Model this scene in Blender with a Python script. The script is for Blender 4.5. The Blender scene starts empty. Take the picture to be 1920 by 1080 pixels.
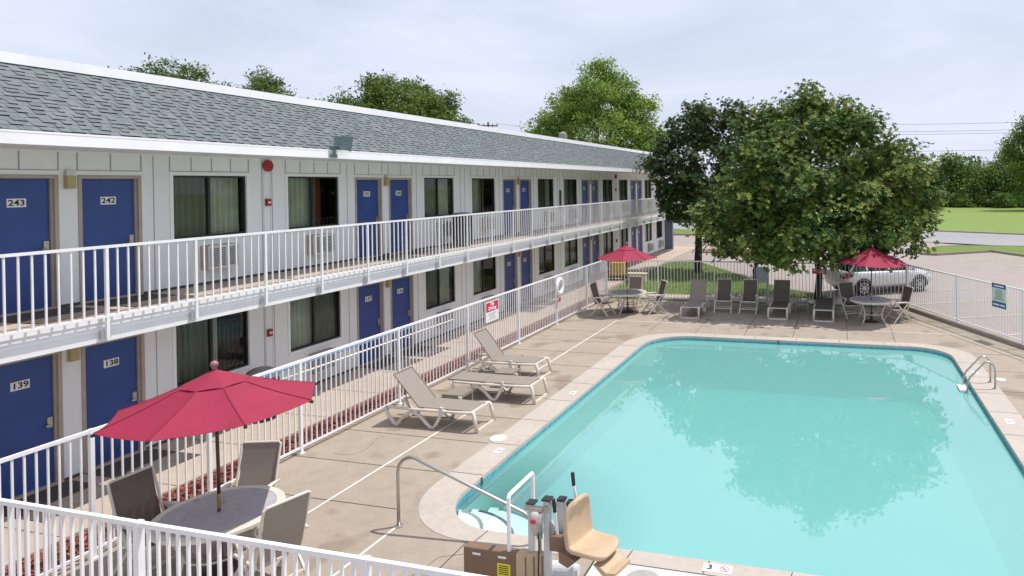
import bpy, bmesh, math, random
from mathutils import Vector, Matrix, Quaternion, noise
SC = bpy.context.scene
COL = SC.collection
R = math.radians
# ------------------------------------------------------------------ camera
cam_d = bpy.data.cameras.new("camera"); cam = bpy.data.objects.new("camera", cam_d); COL.objects.link(cam)
SC.camera = cam
CAM = (11.87, 0.0, 4.54)
cam.matrix_world = Matrix(((0.96563966, 0.01306142, 0.25955625, CAM[0]),
                           (0.25945472, 0.00897546, -0.96571357, CAM[1]),
                           (-0.01494322, 0.99987441, 0.00527821, CAM[2]),
                           (0, 0, 0, 1)))
cam_d.sensor_width = 36.0
cam_d.lens = 1230.87 / 1920 * 36
cam_d.shift_x = (960 - 1244.01) / 1920
cam_d.shift_y = (352.06 - 540) / 1920
cam_d.clip_start = 0.1; cam_d.clip_end = 3000
# ------------------------------------------------------------------ sky, sun, exposure
SUN_EL, SUN_AZ = R(67), math.atan2(0.84, 0.54)          # azimuth of the sun from +Y towards +X
w = bpy.data.worlds.new("World"); SC.world = w; w.use_nodes = True
wn = w.node_tree; wn.nodes.clear()
def N(nt, typ, **kw):
    n = nt.nodes.new(typ)
    for k, v in kw.items():
        if k.startswith('i_'):
            n.inputs[int(k[2:]) if k[2:].isdigit() else k[2:].replace('_', ' ')].default_value = v
        else: setattr(n, k, v)
    return n
out = N(wn, 'ShaderNodeOutputWorld'); bg = N(wn, 'ShaderNodeBackground'); bg.inputs[1].default_value = 0.1
sky = N(wn, 'ShaderNodeTexSky', sky_type='NISHITA', sun_disc=False, sun_elevation=SUN_EL, sun_rotation=SUN_AZ)
sky.air_density = 1.2; sky.dust_density = 2.0; sky.ozone_density = 1.0
tc = N(wn, 'ShaderNodeTexCoord'); mp = N(wn, 'ShaderNodeMapping')
mp.inputs['Scale'].default_value = (1.0, 1.0, 3.6); mp.inputs['Rotation'].default_value = (0.12, -0.2, 0.5)
n1 = N(wn, 'ShaderNodeTexNoise'); n1.inputs['Scale'].default_value = 2.3; n1.inputs['Detail'].default_value = 8; n1.inputs['Roughness'].default_value = .58; n1.inputs['Distortion'].default_value = .5
rp = N(wn, 'ShaderNodeValToRGB'); rp.color_ramp.elements[0].position = .32; rp.color_ramp.elements[0].color = (.63, .63, .63, 1)
rp.color_ramp.elements[1].position = .66; rp.color_ramp.elements[1].color = (.97, .97, .97, 1)
mix = N(wn, 'ShaderNodeMixRGB'); mix.inputs[2].default_value = (7.9, 8.5, 10.2, 1)
wn.links.new(tc.outputs['Generated'], mp.inputs[0]); wn.links.new(mp.outputs[0], n1.inputs['Vector']); wn.links.new(n1.outputs[0], rp.inputs[0])
wn.links.new(rp.outputs[0], mix.inputs[0]); wn.links.new(sky.outputs[0], mix.inputs[1]); wn.links.new(mix.outputs[0], bg.inputs[0]); wn.links.new(bg.outputs[0], out.inputs[0])
sd = bpy.data.lights.new("sun", 'SUN'); sd.energy = 3.9; sd.angle = R(0.5); sd.color = (1, .95, .88)
so = bpy.data.objects.new("sun", sd); COL.objects.link(so)
sdir = Vector((math.sin(SUN_AZ) * math.cos(SUN_EL), math.cos(SUN_AZ) * math.cos(SUN_EL), math.sin(SUN_EL)))
so.rotation_euler = sdir.to_track_quat('Z', 'Y').to_euler(); so.location = (30, 20, 60)
SC.view_settings.view_transform = 'Standard'; SC.view_settings.look = 'None'; SC.view_settings.exposure = 0.08; SC.view_settings.gamma = 1.0
SC.render.engine = 'CYCLES'
SC.cycles.max_bounces = 10; SC.cycles.transparent_max_bounces = 24
# ------------------------------------------------------------------ helpers
class MB:
    """collects shapes, becomes ONE mesh object"""
    def __init__(s): s.v = []; s.f = []; s.t = []; s.mi = []; s.cur = 0; s.tint = .5
    def add(s, vs, fs):
        b = len(s.v); s.v += [tuple(v) for v in vs]
        for f in fs: s.f.append([i + b for i in f]); s.t.append(s.tint); s.mi.append(s.cur)
        return s
    def box(s, x0, x1, y0, y1, z0, z1):
        return s.add([(x0, y0, z0), (x1, y0, z0), (x1, y1, z0), (x0, y1, z0), (x0, y0, z1), (x1, y0, z1), (x1, y1, z1), (x0, y1, z1)],
                     [(0, 3, 2, 1), (4, 5, 6, 7), (0, 1, 5, 4), (1, 2, 6, 5), (2, 3, 7, 6), (3, 0, 4, 7)])
    def bar(s, a, b, w, h=None, up=(0, 0, 1)):
        a = Vector(a); b = Vector(b); h = h or w; d = (b - a).normalized(); up = Vector(up)
        if abs(d.dot(up)) > .98: up = Vector((0, 1, 0))
        x = d.cross(up).normalized() * w / 2; y = x.cross(d).normalized() * h / 2
        p = [a - x - y, a + x - y, a + x + y, a - x + y, b - x - y, b + x - y, b + x + y, b - x + y]
        return s.add(p, [(0, 1, 2, 3), (7, 6, 5, 4), (0, 4, 5, 1), (1, 5, 6, 2), (2, 6, 7, 3), (3, 7, 4, 0)])
    def quad(s, *p): return s.add(p, [tuple(range(len(p)))])
    def tube(s, pts, r, n=8, closed=False, rr=None):
        pts = [Vector(p) for p in pts]; m = len(pts); rings = []
        prev = None
        for i, p in enumerate(pts):
            if closed: t = pts[(i + 1) % m] - pts[i - 1]
            else: t = (pts[min(i + 1, m - 1)] - pts[max(i - 1, 0)])
            t.normalize()
            if prev is None:
                u = Vector((0, 0, 1)) if abs(t.z) < .9 else Vector((1, 0, 0))
                x = t.cross(u).normalized()
            else: x = (prev - t * prev.dot(t)).normalized()
            prev = x; y = t.cross(x); r_ = rr[i] if rr else r
            rings.append([p + x * math.cos(2 * math.pi * k / n) * r_ + y * math.sin(2 * math.pi * k / n) * r_ for k in range(n)])
        vs = [v for q in rings for v in q]; fs = []
        for i in range(m if closed else m - 1):
            j = (i + 1) % m
            for k in range(n): fs.append((i * n + k, i * n + (k + 1) % n, j * n + (k + 1) % n, j * n + k))
        if not closed: fs += [tuple(range(n - 1, -1, -1)), tuple(range((m - 1) * n, m * n))]
        return s.add(vs, fs)
    def lathe(s, prof, n=24, c=(0, 0, 0)):
        vs = []; fs = []
        for r, z in prof:
            for k in range(n): vs.append((c[0] + r * math.cos(2 * math.pi * k / n), c[1] + r * math.sin(2 * math.pi * k / n), c[2] + z))
        for i in range(len(prof) - 1):
            for k in range(n): fs.append((i * n + k, i * n + (k + 1) % n, (i + 1) * n + (k + 1) % n, (i + 1) * n + k))
        fs += [tuple(range(n - 1, -1, -1)), tuple(range((len(prof) - 1) * n, len(prof) * n))]
        return s.add(vs, fs)
    def prism(s, pts, z0, z1):
        n = len(pts)
        return s.add([(x, y, z0) for x, y in pts] + [(x, y, z1) for x, y in pts],
                     [tuple(range(n - 1, -1, -1)), tuple(range(n, 2 * n))] + [(i, (i + 1) % n, (i + 1) % n + n, i + n) for i in range(n)])
    def xf(s, M, i0=0):
        for i in range(i0, len(s.v)): s.v[i] = tuple(M @ Vector(s.v[i]))
        return s
    def build(s, name, mat, parent=None, smooth=False, tint=False, loc=None, bevel=0):
        me = bpy.data.meshes.new(name); me.from_pydata(s.v, [], s.f)
        for m in (mat if isinstance(mat, (list, tuple)) else [mat]): me.materials.append(m)
        if any(s.mi): me.polygons.foreach_set('material_index', s.mi)
        if smooth: me.polygons.foreach_set('use_smooth', [True] * len(me.polygons))
        if tint:
            a = me.attributes.new('tint', 'FLOAT', 'FACE'); a.data.foreach_set('value', s.t)
        me.update()
        o = bpy.data.objects.new(name, me); COL.objects.link(o)
        if parent: o.parent = parent
        if loc: o.location = loc
        if smooth == 'auto' or bevel:
            if bevel:
                b = o.modifiers.new('bevel', 'BEVEL'); b.width = bevel; b.segments = 2; b.limit_method = 'ANGLE'
        return o
def tag(o, label, cat, group=None):
    o['label'] = label; o['category'] = cat
    if group: o['group'] = group
    return o
def struct(o): o['kind'] = 'structure'; return o
def stuff(o): o['kind'] = 'stuff'; return o
def thing(name, label, cat, loc=(0, 0, 0), rz=0, group=None):
    o = bpy.data.objects.new(name, None); COL.objects.link(o); o.empty_display_size = .2
    o.location = loc; o.rotation_euler = (0, 0, rz)
    return tag(o, label, cat, group)
def kids(o): return [c for c in bpy.data.objects if c.parent == o]
def copy_tree(o, parent=None):
    c = o.copy(); COL.objects.link(c)
    if parent: c.parent = parent
    for ch in kids(o): copy_tree(ch, c)
    return c
def again(proto, loc, rz, label, group=None, scale=None):
    c = copy_tree(proto); c.location = loc; c.rotation_euler = (0, 0, rz); c['label'] = label
    if group: c['group'] = group
    if scale: c.scale = scale
    return c
def text_mesh(txt, size, name, mat, parent=None, M=None, bold=0.012, depth=0.002, sx=1.0):
    cu = bpy.data.curves.new(name, 'FONT'); cu.body = txt; cu.size = size; cu.align_x = 'CENTER'; cu.align_y = 'CENTER'
    cu.offset = bold * size; cu.extrude = depth; cu.resolution_u = 3
    to = bpy.data.objects.new(name, cu); COL.objects.link(to)
    me = bpy.data.meshes.new_from_object(to.evaluated_get(bpy.context.evaluated_depsgraph_get()))
    bpy.data.objects.remove(to); bpy.data.curves.remove(cu)
    me.name = name; me.materials.clear(); me.materials.append(mat)
    S = Matrix.Diagonal((sx, 1, 1, 1))
    me.transform((M or Matrix()) @ S)
    o = bpy.data.objects.new(name, me); COL.objects.link(o)
    if parent: o.parent = parent
    return o
# ------------------------------------------------------------------ materials
MATS = {}
def mat(name, col, rough=.6, metal=0, noise=None, bump=None, spec=.5, extra=None):
    """noise = (scale, amount[, detail]); bump = (scale, strength)"""
    m = bpy.data.materials.new(name); m.use_nodes = True; nt = m.node_tree; b = nt.nodes['Principled BSDF']
    b.inputs['Base Color'].default_value = (*col, 1); b.inputs['Roughness'].default_value = rough; b.inputs['Metallic'].default_value = metal
    b.inputs['Specular IOR Level'].default_value = spec
    t = N(nt, 'ShaderNodeTexCoord')
    if noise:
        n = N(nt, 'ShaderNodeTexNoise'); n.inputs['Scale'].default_value = noise[0]; n.inputs['Detail'].default_value = 6
        nt.links.new(t.outputs['Object'], n.inputs['Vector'])
        r = N(nt, 'ShaderNodeValToRGB'); a = noise[1]
        r.color_ramp.elements[0].position = .3; r.color_ramp.elements[1].position = .7
        r.color_ramp.elements[0].color = (*[c * (1 - a) for c in col], 1); r.color_ramp.elements[1].color = (*[min(1, c * (1 + a)) for c in col], 1)
        nt.links.new(n.outputs[0], r.inputs[0]); nt.links.new(r.outputs[0], b.inputs['Base Color'])
    if bump:
        n2 = N(nt, 'ShaderNodeTexNoise'); n2.inputs['Scale'].default_value = bump[0]; n2.inputs['Detail'].default_value = 4
        nt.links.new(t.outputs['Object'], n2.inputs['Vector'])
        bp = N(nt, 'ShaderNodeBump'); bp.inputs['Strength'].default_value = bump[1]; bp.inputs['Distance'].default_value = .02
        nt.links.new(n2.outputs[0], bp.inputs['Height']); nt.links.new(bp.outputs[0], b.inputs['Normal'])
    MATS[name] = m
    return m
def layered(name, cols, scales, rough=.85, bump=(60, .15), spots=None, stretch=None):
    """ground material: base colours blended by noises of several scales"""
    m = bpy.data.materials.new(name); m.use_nodes = True; nt = m.node_tree; b = nt.nodes['Principled BSDF']
    b.inputs['Roughness'].default_value = rough; b.inputs['Specular IOR Level'].default_value = .25
    t = N(nt, 'ShaderNodeTexCoord'); src = t.outputs['Object']
    if stretch:
        mpn = N(nt, 'ShaderNodeMapping'); mpn.inputs['Scale'].default_value = stretch; nt.links.new(src, mpn.inputs[0]); src = mpn.outputs[0]
    prev = None
    for i, sc in enumerate(scales):
        n = N(nt, 'ShaderNodeTexNoise'); n.inputs['Scale'].default_value = sc; n.inputs['Detail'].default_value = 7; n.inputs['Roughness'].default_value = .62
        nt.links.new(src, n.inputs['Vector'])
        r = N(nt, 'ShaderNodeValToRGB'); r.color_ramp.elements[0].position = .35; r.color_ramp.elements[1].position = .67
        nt.links.new(n.outputs[0], r.inputs[0])
        mx = N(nt, 'ShaderNodeMixRGB'); nt.links.new(r.outputs[0], mx.inputs[0])
        if prev is None: mx.inputs[1].default_value = (*cols[0], 1)
        else: nt.links.new(prev, mx.inputs[1])
        mx.inputs[2].default_value = (*cols[i + 1], 1)
        if i > 0:
            mul = N(nt, 'ShaderNodeMath', operation='MULTIPLY'); mul.inputs[1].default_value = .55
            nt.links.new(r.outputs[0], mul.inputs[0]); nt.links.new(mul.outputs[0], mx.inputs[0])
        prev = mx.outputs[0]
    if spots:
        n = N(nt, 'ShaderNodeTexNoise'); n.inputs['Scale'].default_value = spots[0]; n.inputs['Detail'].default_value = 3; nt.links.new(t.outputs['Object'], n.inputs['Vector'])
        r = N(nt, 'ShaderNodeValToRGB'); r.color_ramp.elements[0].position = spots[1]; r.color_ramp.elements[1].position = spots[1] + .08
        r.color_ramp.elements[0].color = (0, 0, 0, 1); r.color_ramp.elements[1].color = (spots[3],) * 3 + (1,)
        nt.links.new(n.outputs[0], r.inputs[0]); mx = N(nt, 'ShaderNodeMixRGB'); nt.links.new(r.outputs[0], mx.inputs[0]); nt.links.new(prev, mx.inputs[1]); mx.inputs[2].default_value = (*spots[2], 1); prev = mx.outputs[0]
    nt.links.new(prev, b.inputs['Base Color'])
    n2 = N(nt, 'ShaderNodeTexNoise'); n2.inputs['Scale'].default_value = bump[0]; n2.inputs['Detail'].default_value = 3; nt.links.new(t.outputs['Object'], n2.inputs['Vector'])
    bp = N(nt, 'ShaderNodeBump'); bp.inputs['Strength'].default_value = bump[1]; bp.inputs['Distance'].default_value = .02
    nt.links.new(n2.outputs[0], bp.inputs['Height']); nt.links.new(bp.outputs[0], b.inputs['Normal'])
    return m
def tinted(name, stops, rough=.5, translucent=0, spec=.5, noise=0):
    """colour per face from the attribute 'tint' (leaves, shingles, chips)"""
    m = bpy.data.materials.new(name); m.use_nodes = True; nt = m.node_tree; b = nt.nodes['Principled BSDF']
    a = N(nt, 'ShaderNodeAttribute', attribute_name='tint'); r = N(nt, 'ShaderNodeValToRGB')
    while len(r.color_ramp.elements) < len(stops): r.color_ramp.elements.new(.5)
    for e, (p, c) in zip(r.color_ramp.elements, stops): e.position = p; e.color = (*c, 1)
    nt.links.new(a.outputs['Fac'], r.inputs[0]); src = r.outputs[0]
    if noise:
        t = N(nt, 'ShaderNodeTexCoord'); n = N(nt, 'ShaderNodeTexNoise'); n.inputs['Scale'].default_value = noise; n.inputs['Detail'].default_value = 4; nt.links.new(t.outputs['Object'], n.inputs['Vector'])
        hs = N(nt, 'ShaderNodeHueSaturation'); mr = N(nt, 'ShaderNodeMapRange'); mr.inputs[1].default_value = .3; mr.inputs[2].default_value = .7; mr.inputs[3].default_value = .87; mr.inputs[4].default_value = 1.12
        nt.links.new(n.outputs[0], mr.inputs[0]); nt.links.new(mr.outputs[0], hs.inputs['Value']); nt.links.new(src, hs.inputs['Color']); src = hs.outputs[0]
    nt.links.new(src, b.inputs['Base Color'])
    b.inputs['Roughness'].default_value = rough; b.inputs['Specular IOR Level'].default_value = spec
    if translucent:
        tr = N(nt, 'ShaderNodeBsdfTranslucent'); mxs = N(nt, 'ShaderNodeMixShader'); mxs.inputs[0].default_value = translucent
        nt.links.new(src, tr.inputs[0]); nt.links.new(b.outputs[0], mxs.inputs[1]); nt.links.new(tr.outputs[0], mxs.inputs[2])
        nt.links.new(mxs.outputs[0], nt.nodes['Material Output'].inputs[0])
    return m
def glass_mat(name, tint, refl_ior=1.6):
    m = bpy.data.materials.new(name); m.use_nodes = True; nt = m.node_tree; nt.nodes.clear()
    o = N(nt, 'ShaderNodeOutputMaterial'); tr = N(nt, 'ShaderNodeBsdfTransparent'); tr.inputs[0].default_value = (*tint, 1)
    g = N(nt, 'ShaderNodeBsdfGlossy'); g.inputs['Roughness'].default_value = .02
    f = N(nt, 'ShaderNodeFresnel'); f.inputs[0].default_value = refl_ior; mx = N(nt, 'ShaderNodeMixShader')
    nt.links.new(f.outputs[0], mx.inputs[0]); nt.links.new(tr.outputs[0], mx.inputs[1]); nt.links.new(g.outputs[0], mx.inputs[2]); nt.links.new(mx.outputs[0], o.inputs[0])
    return m
WHITE = mat('white paint', (.80, .80, .81), .45, noise=(3, .05), bump=(90, .04))
RAILW = mat('white railing paint', (.82, .82, .83), .38, noise=(6, .04))
WALL = layered('painted board wall', ((.82, .84, .85), (.76, .78, .79), (.84, .86, .87), (.79, .80, .79)), (.7, 3.5, 18), rough=.7, bump=(120, .06), stretch=(1, 1, .35))
TRIMW = mat('white trim', (.84, .85, .85), .5, noise=(4, .04))
FASCIA = mat('white metal flashing', (.88, .88, .90), .4, noise=(2.0, .04))
SOFFIT = mat('soffit paint', (.72, .74, .73), .7, noise=(2, .06))
BLUE = mat('blue door paint', (.026, .066, .255), .42, noise=(2.2, .12))
TAN = mat('tan door frame', (.42, .35, .30), .6, noise=(5, .1))
BRONZE = mat('dark bronze frame', (.03, .03, .028), .4, .2)
CURT = mat('sage curtain cloth', (.58, .62, .50), .9, noise=(3, .12))
CURT2 = mat('orange brown curtain cloth', (.60, .14, .06), .9, noise=(3, .15))
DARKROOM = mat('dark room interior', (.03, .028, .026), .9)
ACW = mat('off white air conditioner', (.60, .58, .54), .6, noise=(8, .08))
ACT = mat('tan air conditioner side', (.45, .38, .32), .6, noise=(8, .1))
GRILLE = mat('grey grille', (.16, .18, .19), .55, noise=(30, .2))
CONC = layered('walkway concrete', ((.46, .38, .31), (.40, .32, .26), (.52, .44, .37)), (.9, 6), spots=(2.5, .66, (.30, .25, .2), .5))
DECK = layered('pool deck concrete', ((.385, .325, .262), (.31, .257, .205), (.44, .375, .31), (.285, .24, .195)), (.55, 3.5, 22), spots=(1.0, .57, (.215, .168, .128), .6), bump=(120, .2))
COPING = layered('coping stone', ((.46, .41, .36), (.40, .35, .305), (.52, .47, .42)), (1.2, 9), bump=(80, .15))
JOINT = mat('dark joint filler', (.07, .055, .045), .9)
LINEW = mat('white line paint', (.68, .65, .60), .7, noise=(9, .12))
LOT = layered('parking lot asphalt', ((.36, .305, .275), (.31, .265, .24), (.40, .345, .31), (.27, .235, .215)), (.12, .9, 9), spots=(.5, .66, (.22, .19, .17), .5), bump=(40, .2))
ROAD = layered('road asphalt', ((.30, .29, .305), (.26, .25, .265), (.34, .33, .34)), (.15, 3), bump=(30, .2), stretch=(.5, 1, 1))
YELL = mat('faded yellow paint', (.55, .46, .26), .8, noise=(7, .25))
KERB = layered('kerb concrete', ((.36, .31, .27), (.28, .24, .2)), (1.5,), bump=(50, .2))
GRASSM = layered('mown grass', ((.15, .24, .05), (.20, .265, .07), (.12, .21, .04), (.25, .29, .10)), (.09, .7, 6), rough=.95, bump=(25, .8), stretch=(.35, 1, 1))
LAWNM = layered('lawn grass', ((.13, .20, .045), (.18, .23, .06), (.11, .17, .04)), (.5, 5), rough=.95, bump=(40, .8))
MULCHM = layered('red mulch bed', ((.22, .06, .04), (.12, .035, .025), (.30, .10, .07)), (9, 40), bump=(60, .9))
CHIP = tinted('red mulch chips', [(0, (.14, .04, .028)), (.5, (.26, .075, .05)), (1, (.36, .13, .09))], .9)
PLASTER = mat('pool plaster', (.86, .90, .86), .6, noise=(1.2, .03)); AQUA = mat('aqua pool paint', (.43, .71, .70), .6, noise=(.6, .04))
TILE = mat('teal waterline tile', (.09, .32, .40), .25, noise=(14, .25))
STEEL = mat('stainless steel', (.50, .47, .43), .28, .9, noise=(5, .1))
ALU = mat('brushed aluminium', (.58, .58, .58), .35, .7, noise=(6, .08))
BLACK = mat('black rubber', (.02, .022, .022), .5)
BRASS = mat('brass collar', (.42, .30, .12), .35, .8)
RED = mat('crimson canvas', (.285, .012, .046), .75, noise=(4, .08), bump=(240, .1))
REDD = mat('dark crimson seam', (.235, .010, .039), .8)
BROWNP = mat('dark brown pole', (.05, .03, .025), .4)
FINIAL = mat('rose wood finial', (.30, .15, .14), .5)
STONE = layered('grey stone table top', ((.42, .41, .43), (.33, .32, .34), (.48, .46, .48)), (3, 14), rough=.5, bump=(60, .05), spots=(5, .62, (.24, .19, .19), .6))
RESIN = mat('cream resin', (.66, .60, .52), .5, noise=(5, .06))
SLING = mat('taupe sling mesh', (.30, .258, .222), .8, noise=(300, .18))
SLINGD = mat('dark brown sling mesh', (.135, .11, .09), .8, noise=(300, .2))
TAUPE = mat('taupe resin', (.26, .22, .18), .6, noise=(6, .08))
SEATTAN = mat('tan moulded plastic', (.50, .37, .24), .5, noise=(7, .06))
BOXBR = mat('brown moulded plastic', (.20, .125, .08), .55, noise=(7, .08))
YLAB = mat('yellow warning label', (.75, .65, .03), .5)
BLK = mat('black ink', (.015, .015, .015), .6)
REDINK = mat('red sign enamel', (.60, .02, .07), .45)
BLUEINK = mat('blue sign enamel', (.02, .14, .33), .45)
GREENINK = mat('pale green sign panel', (.60, .70, .62), .5)
GREYINK = mat('grey print', (.42, .45, .47), .6)
SIGNW = mat('white sign panel', (.80, .80, .80), .45)
LBLUE = mat('pale blue sign back', (.50, .57, .64), .5)
REDPL = mat('red fire alarm', (.35, .02, .04), .4)
TEALB = mat('weathered green bronze', (.15, .22, .23), .5, .2, noise=(9, .2))
LENS = mat('lamp lens glass', (.35, .36, .35), .15)
AMBER = mat('amber lamp glass', (.42, .34, .16), .3)
BINBR = mat('dark slatted bin', (.055, .048, .045), .6)
GREYD = mat('grey plastic dome', (.22, .23, .24), .45)
BLUEPIPE = mat('blue rail paint', (.10, .22, .46), .4)
BARK = mat('bark', (.055, .042, .034), .95, noise=(9, .35), bump=(18, .8))
WOODPOLE = mat('weathered pole wood', (.10, .08, .07), .9)
WIRE = mat('black cable', (.16, .16, .17), .6)
SHING = tinted('green grey shingles', [(0, (.02, .025, .027)), (.05, (.02, .025, .027)), (.15, (.12, .145, .145)), (.5, (.165, .19, .192)), (1, (.20, .21, .22))], .9, spec=.2, noise=7)  # near-black stops paint the shadow line under the tabs
MATM = layered('worn dark matting', ((.085, .075, .068), (.12, .105, .095), (.07, .062, .058)), (2.5, 9), bump=(90, .4))
JOINTSH = mat('grey joint shadow', (.36, .39, .40), .8)  # grey stands in for the shadow lines along the boards
YELP = mat('mustard canvas', (.55, .36, .06), .8)
PLANTER = mat('cream planter', (.62, .54, .40), .8)
for m_, f_ in ((SLING, .12), (SLINGD, .16)):                # woven mesh lets a little light through
    nt = m_.node_tree; b_ = nt.nodes['Principled BSDF']; tr_ = N(nt, 'ShaderNodeBsdfTransparent'); mx2 = N(nt, 'ShaderNodeMixShader'); mx2.inputs[0].default_value = f_
    nt.links.new(b_.outputs[0], mx2.inputs[1]); nt.links.new(tr_.outputs[0], mx2.inputs[2]); nt.links.new(mx2.outputs[0], nt.nodes['Material Output'].inputs[0])
# ------------------------------------------------------------------ ground, lot, road, grass
def sheet(name, pts, z, m, tri=False):
    mb = MB(); mb.add([(x, y, z) for x, y in pts], [tuple(range(len(pts)))]); o = mb.build(name, m); return struct(o)
def fill(name, loops, z, m, zlow=None):
    """flat sheet with holes; zlow adds an outer skirt"""
    bm = bmesh.new(); es = []
    for L in loops:
        vs = [bm.verts.new((x, y, z)) for x, y in L]
        es += [bm.edges.new((vs[i], vs[(i + 1) % len(vs)])) for i in range(len(vs))]
        if zlow is not None:
            lo = [bm.verts.new((x, y, zlow)) for x, y in L]
            for i in range(len(vs)): bm.faces.new((vs[i], vs[(i + 1) % len(vs)], lo[(i + 1) % len(vs)], lo[i]))
    bmesh.ops.triangle_fill(bm, edges=es, use_beauty=True)
    bmesh.ops.recalc_face_normals(bm, faces=bm.faces)
    me = bpy.data.meshes.new(name); bm.to_mesh(me); bm.free(); me.materials.append(m)
    o = bpy.data.objects.new(name, me); COL.objects.link(o); return o
def inset_round(x0, x1, y0, y1, r, n=8):
    """rounded rectangle, r = radii at (x0,y0),(x1,y0),(x1,y1),(x0,y1)"""
    P = []
    for (cx, cy, a0, rr) in ((x0 + r[0], y0 + r[0], 180, r[0]), (x1 - r[1], y0 + r[1], 270, r[1]), (x1 - r[2], y1 - r[2], 0, r[2]), (x0 + r[3], y1 - r[3], 90, r[3])):
        for k in range(n + 1):
            a = R(a0 + 90 * k / n); P.append((cx + rr * math.cos(a), cy + rr * math.sin(a)))
    return P
POOL_IN = inset_round(6.40, 14.62, 7.73, 19.06, (.95, .9, .95, 1.25))
COP_OUT = inset_round(5.82, 15.16, 7.43, 19.44, (1.35, 1.2, 1.3, 1.6))
DECKP = [(2.72, 2.0), (24.6, 2.0), (22.6, 7.0), (14.25, 24.78), (2.72, 24.78)]
struct(fill('field', [[(-900, -300), (900, -300), (900, 1500), (-900, 1500)], POOL_IN], -.12, GRASSM))
big = [(-60, -30), (70, -30), (70, 22), (24, 46.2), (18.2, 52.1), (3, 60.8), (2, 57.2), (-5, 57.6), (-60, 70)]
# the pool basin lies below: cut it out of every sheet that crosses it
struct(fill('parking_lot', [big, POOL_IN], -.06, LOT))
g = MB()
far = [(-120, 130), (-60, 102), (-7.6, 75.5), (19.75, 63.2), (26.35, 59.4), (80, 31), (160, -10)]
near = [(-120, 122), (-60, 94), (-5, 65.5), (18.35, 52.06), (24, 49), (80, 20), (160, -20)]
for i in range(len(far) - 1): g.quad((*near[i], -.035), (*near[i + 1], -.035), (*far[i + 1], -.035), (*far[i], -.035))
struct(g.build('road', ROAD))
def kerb_line(pts, z0=-.1, z1=.07, wd=.15, name='kerb'):
    mb = MB()
    for a, b in zip(pts[:-1], pts[1:]):
        d = Vector((b[0] - a[0], b[1] - a[1], 0)).normalized() * .004
        mb.bar((a[0] - d.x, a[1] - d.y, (z0 + z1) / 2), (b[0] + d.x, b[1] + d.y, (z0 + z1) / 2), wd, z1 - z0)
    return struct(mb.build(name, KERB))
kerb_line(far)
# grass island by the road
isl = [(16.55, 44.3), (16.75, 43.3), (17.5, 42.95), (21.1, 45.45), (23.0, 41.6), (27, 34), (60, 20), (60, 29), (24.2, 48.4), (20.5, 48.7), (18.2, 47.8)]
o = fill('verge', [isl], .05, LAWNM); struct(o)
kerb_line(isl + isl[:1], z1=.085)
kerb_line([(3.2, 57.3), (2.2, 57.0), (-5, 57.4), (-60, 69.8)], z1=.1)
struct(fill('verge', [[(3.1, 57.5), (2.2, 57.15), (-5, 57.6), (-60, 70), (-60, 93.6), (-5, 65.1), (1.5, 61.2)]], .03, LAWNM))
# faded parking bay lines
for a, b in (((13.18, 28.10), (16.9, 30.0)), ((14.0, 25.7), (17.6, 27.4)), ((15.3, 23.45), (19.2, 25.3)), ((18.4, 40.4), (22.3, 42.7)), ((20.05, 37.9), (24.3, 40.2)), ((16.6, 21.3), (20.5, 23.1)), ((21.3, 35.4), (25.5, 37.7))):
    d = Vector((b[0] - a[0], b[1] - a[1], 0)).normalized(); n = Vector((-d.y, d.x, 0)) * .06
    q = [Vector((*a, -.05)) - n, Vector((*b, -.05)) - n, Vector((*b, -.05)) + n, Vector((*a, -.05)) + n]
    struct(MB().quad(*q).build('parking_line', YELL))
# lawn beyond the far fence, path, mulch
lawn = [(2.1, 26.35), (2.05, 30), (2.1, 36.9), (2.7, 38.0), (3.4, 38.2), (4.5, 36.6), (6.0, 34.2), (7.9, 31.0), (9.4, 28.7), (11.0, 27.5), (11.4, 26.9), (11.2, 26.35)]
struct(fill('lawn', [lawn], -.03, LAWNM)); struct(fill('lawn', [[(2.8, 24.83), (13.8, 24.83), (13.4, 25.5), (2.8, 25.5)]], -.035, LAWNM))
struct(fill('path', [[(1.95, 25.52), (13.2, 25.52), (12.6, 26.3), (1.95, 26.3)]], -.025, CONC))
kerb_line(lawn + lawn[:1], z0=-.06, z1=-.015, wd=.1)
rnd = random.Random(5)
def blades(name, poly, n, z, h, m):
    xs = [p[0] for p in poly]; ys = [p[1] for p in poly]; mb = MB(); k = 0
    def inside(x, y):
        c = False
        for i in range(len(poly)):
            a, b = poly[i - 1], poly[i]
            if (a[1] > y) != (b[1] > y) and x < (b[0] - a[0]) * (y - a[1]) / (b[1] - a[1]) + a[0]: c = not c
        return c
    while k < n:
        x = rnd.uniform(min(xs), max(xs)); y = rnd.uniform(min(ys), max(ys))
        if not inside(x, y): continue
        k += 1; a = rnd.uniform(0, 6.28); hh = h * rnd.uniform(.5, 1.2); ww = .011; mb.tint = rnd.random()
        dx, dy = math.cos(a) * ww, math.sin(a) * ww
        mb.quad((x - dx, y - dy, z), (x + dx, y + dy, z), (x + rnd.uniform(-.04, .04), y + rnd.uniform(-.04, .04), z + hh))
    return stuff(mb.build(name, m, tint=True))
BLADE = tinted('grass blades', [(0, (.10, .18, .035)), (.6, (.17, .26, .05)), (1, (.28, .34, .09))], .7, .4)
blades('grass', lawn, 16000, -.03, .055, BLADE)
blades('grass', [(2.9, 24.83), (13.6, 24.83), (13.3, 25.45), (2.9, 25.45)], 5000, -.035, .07, BLADE)
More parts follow.
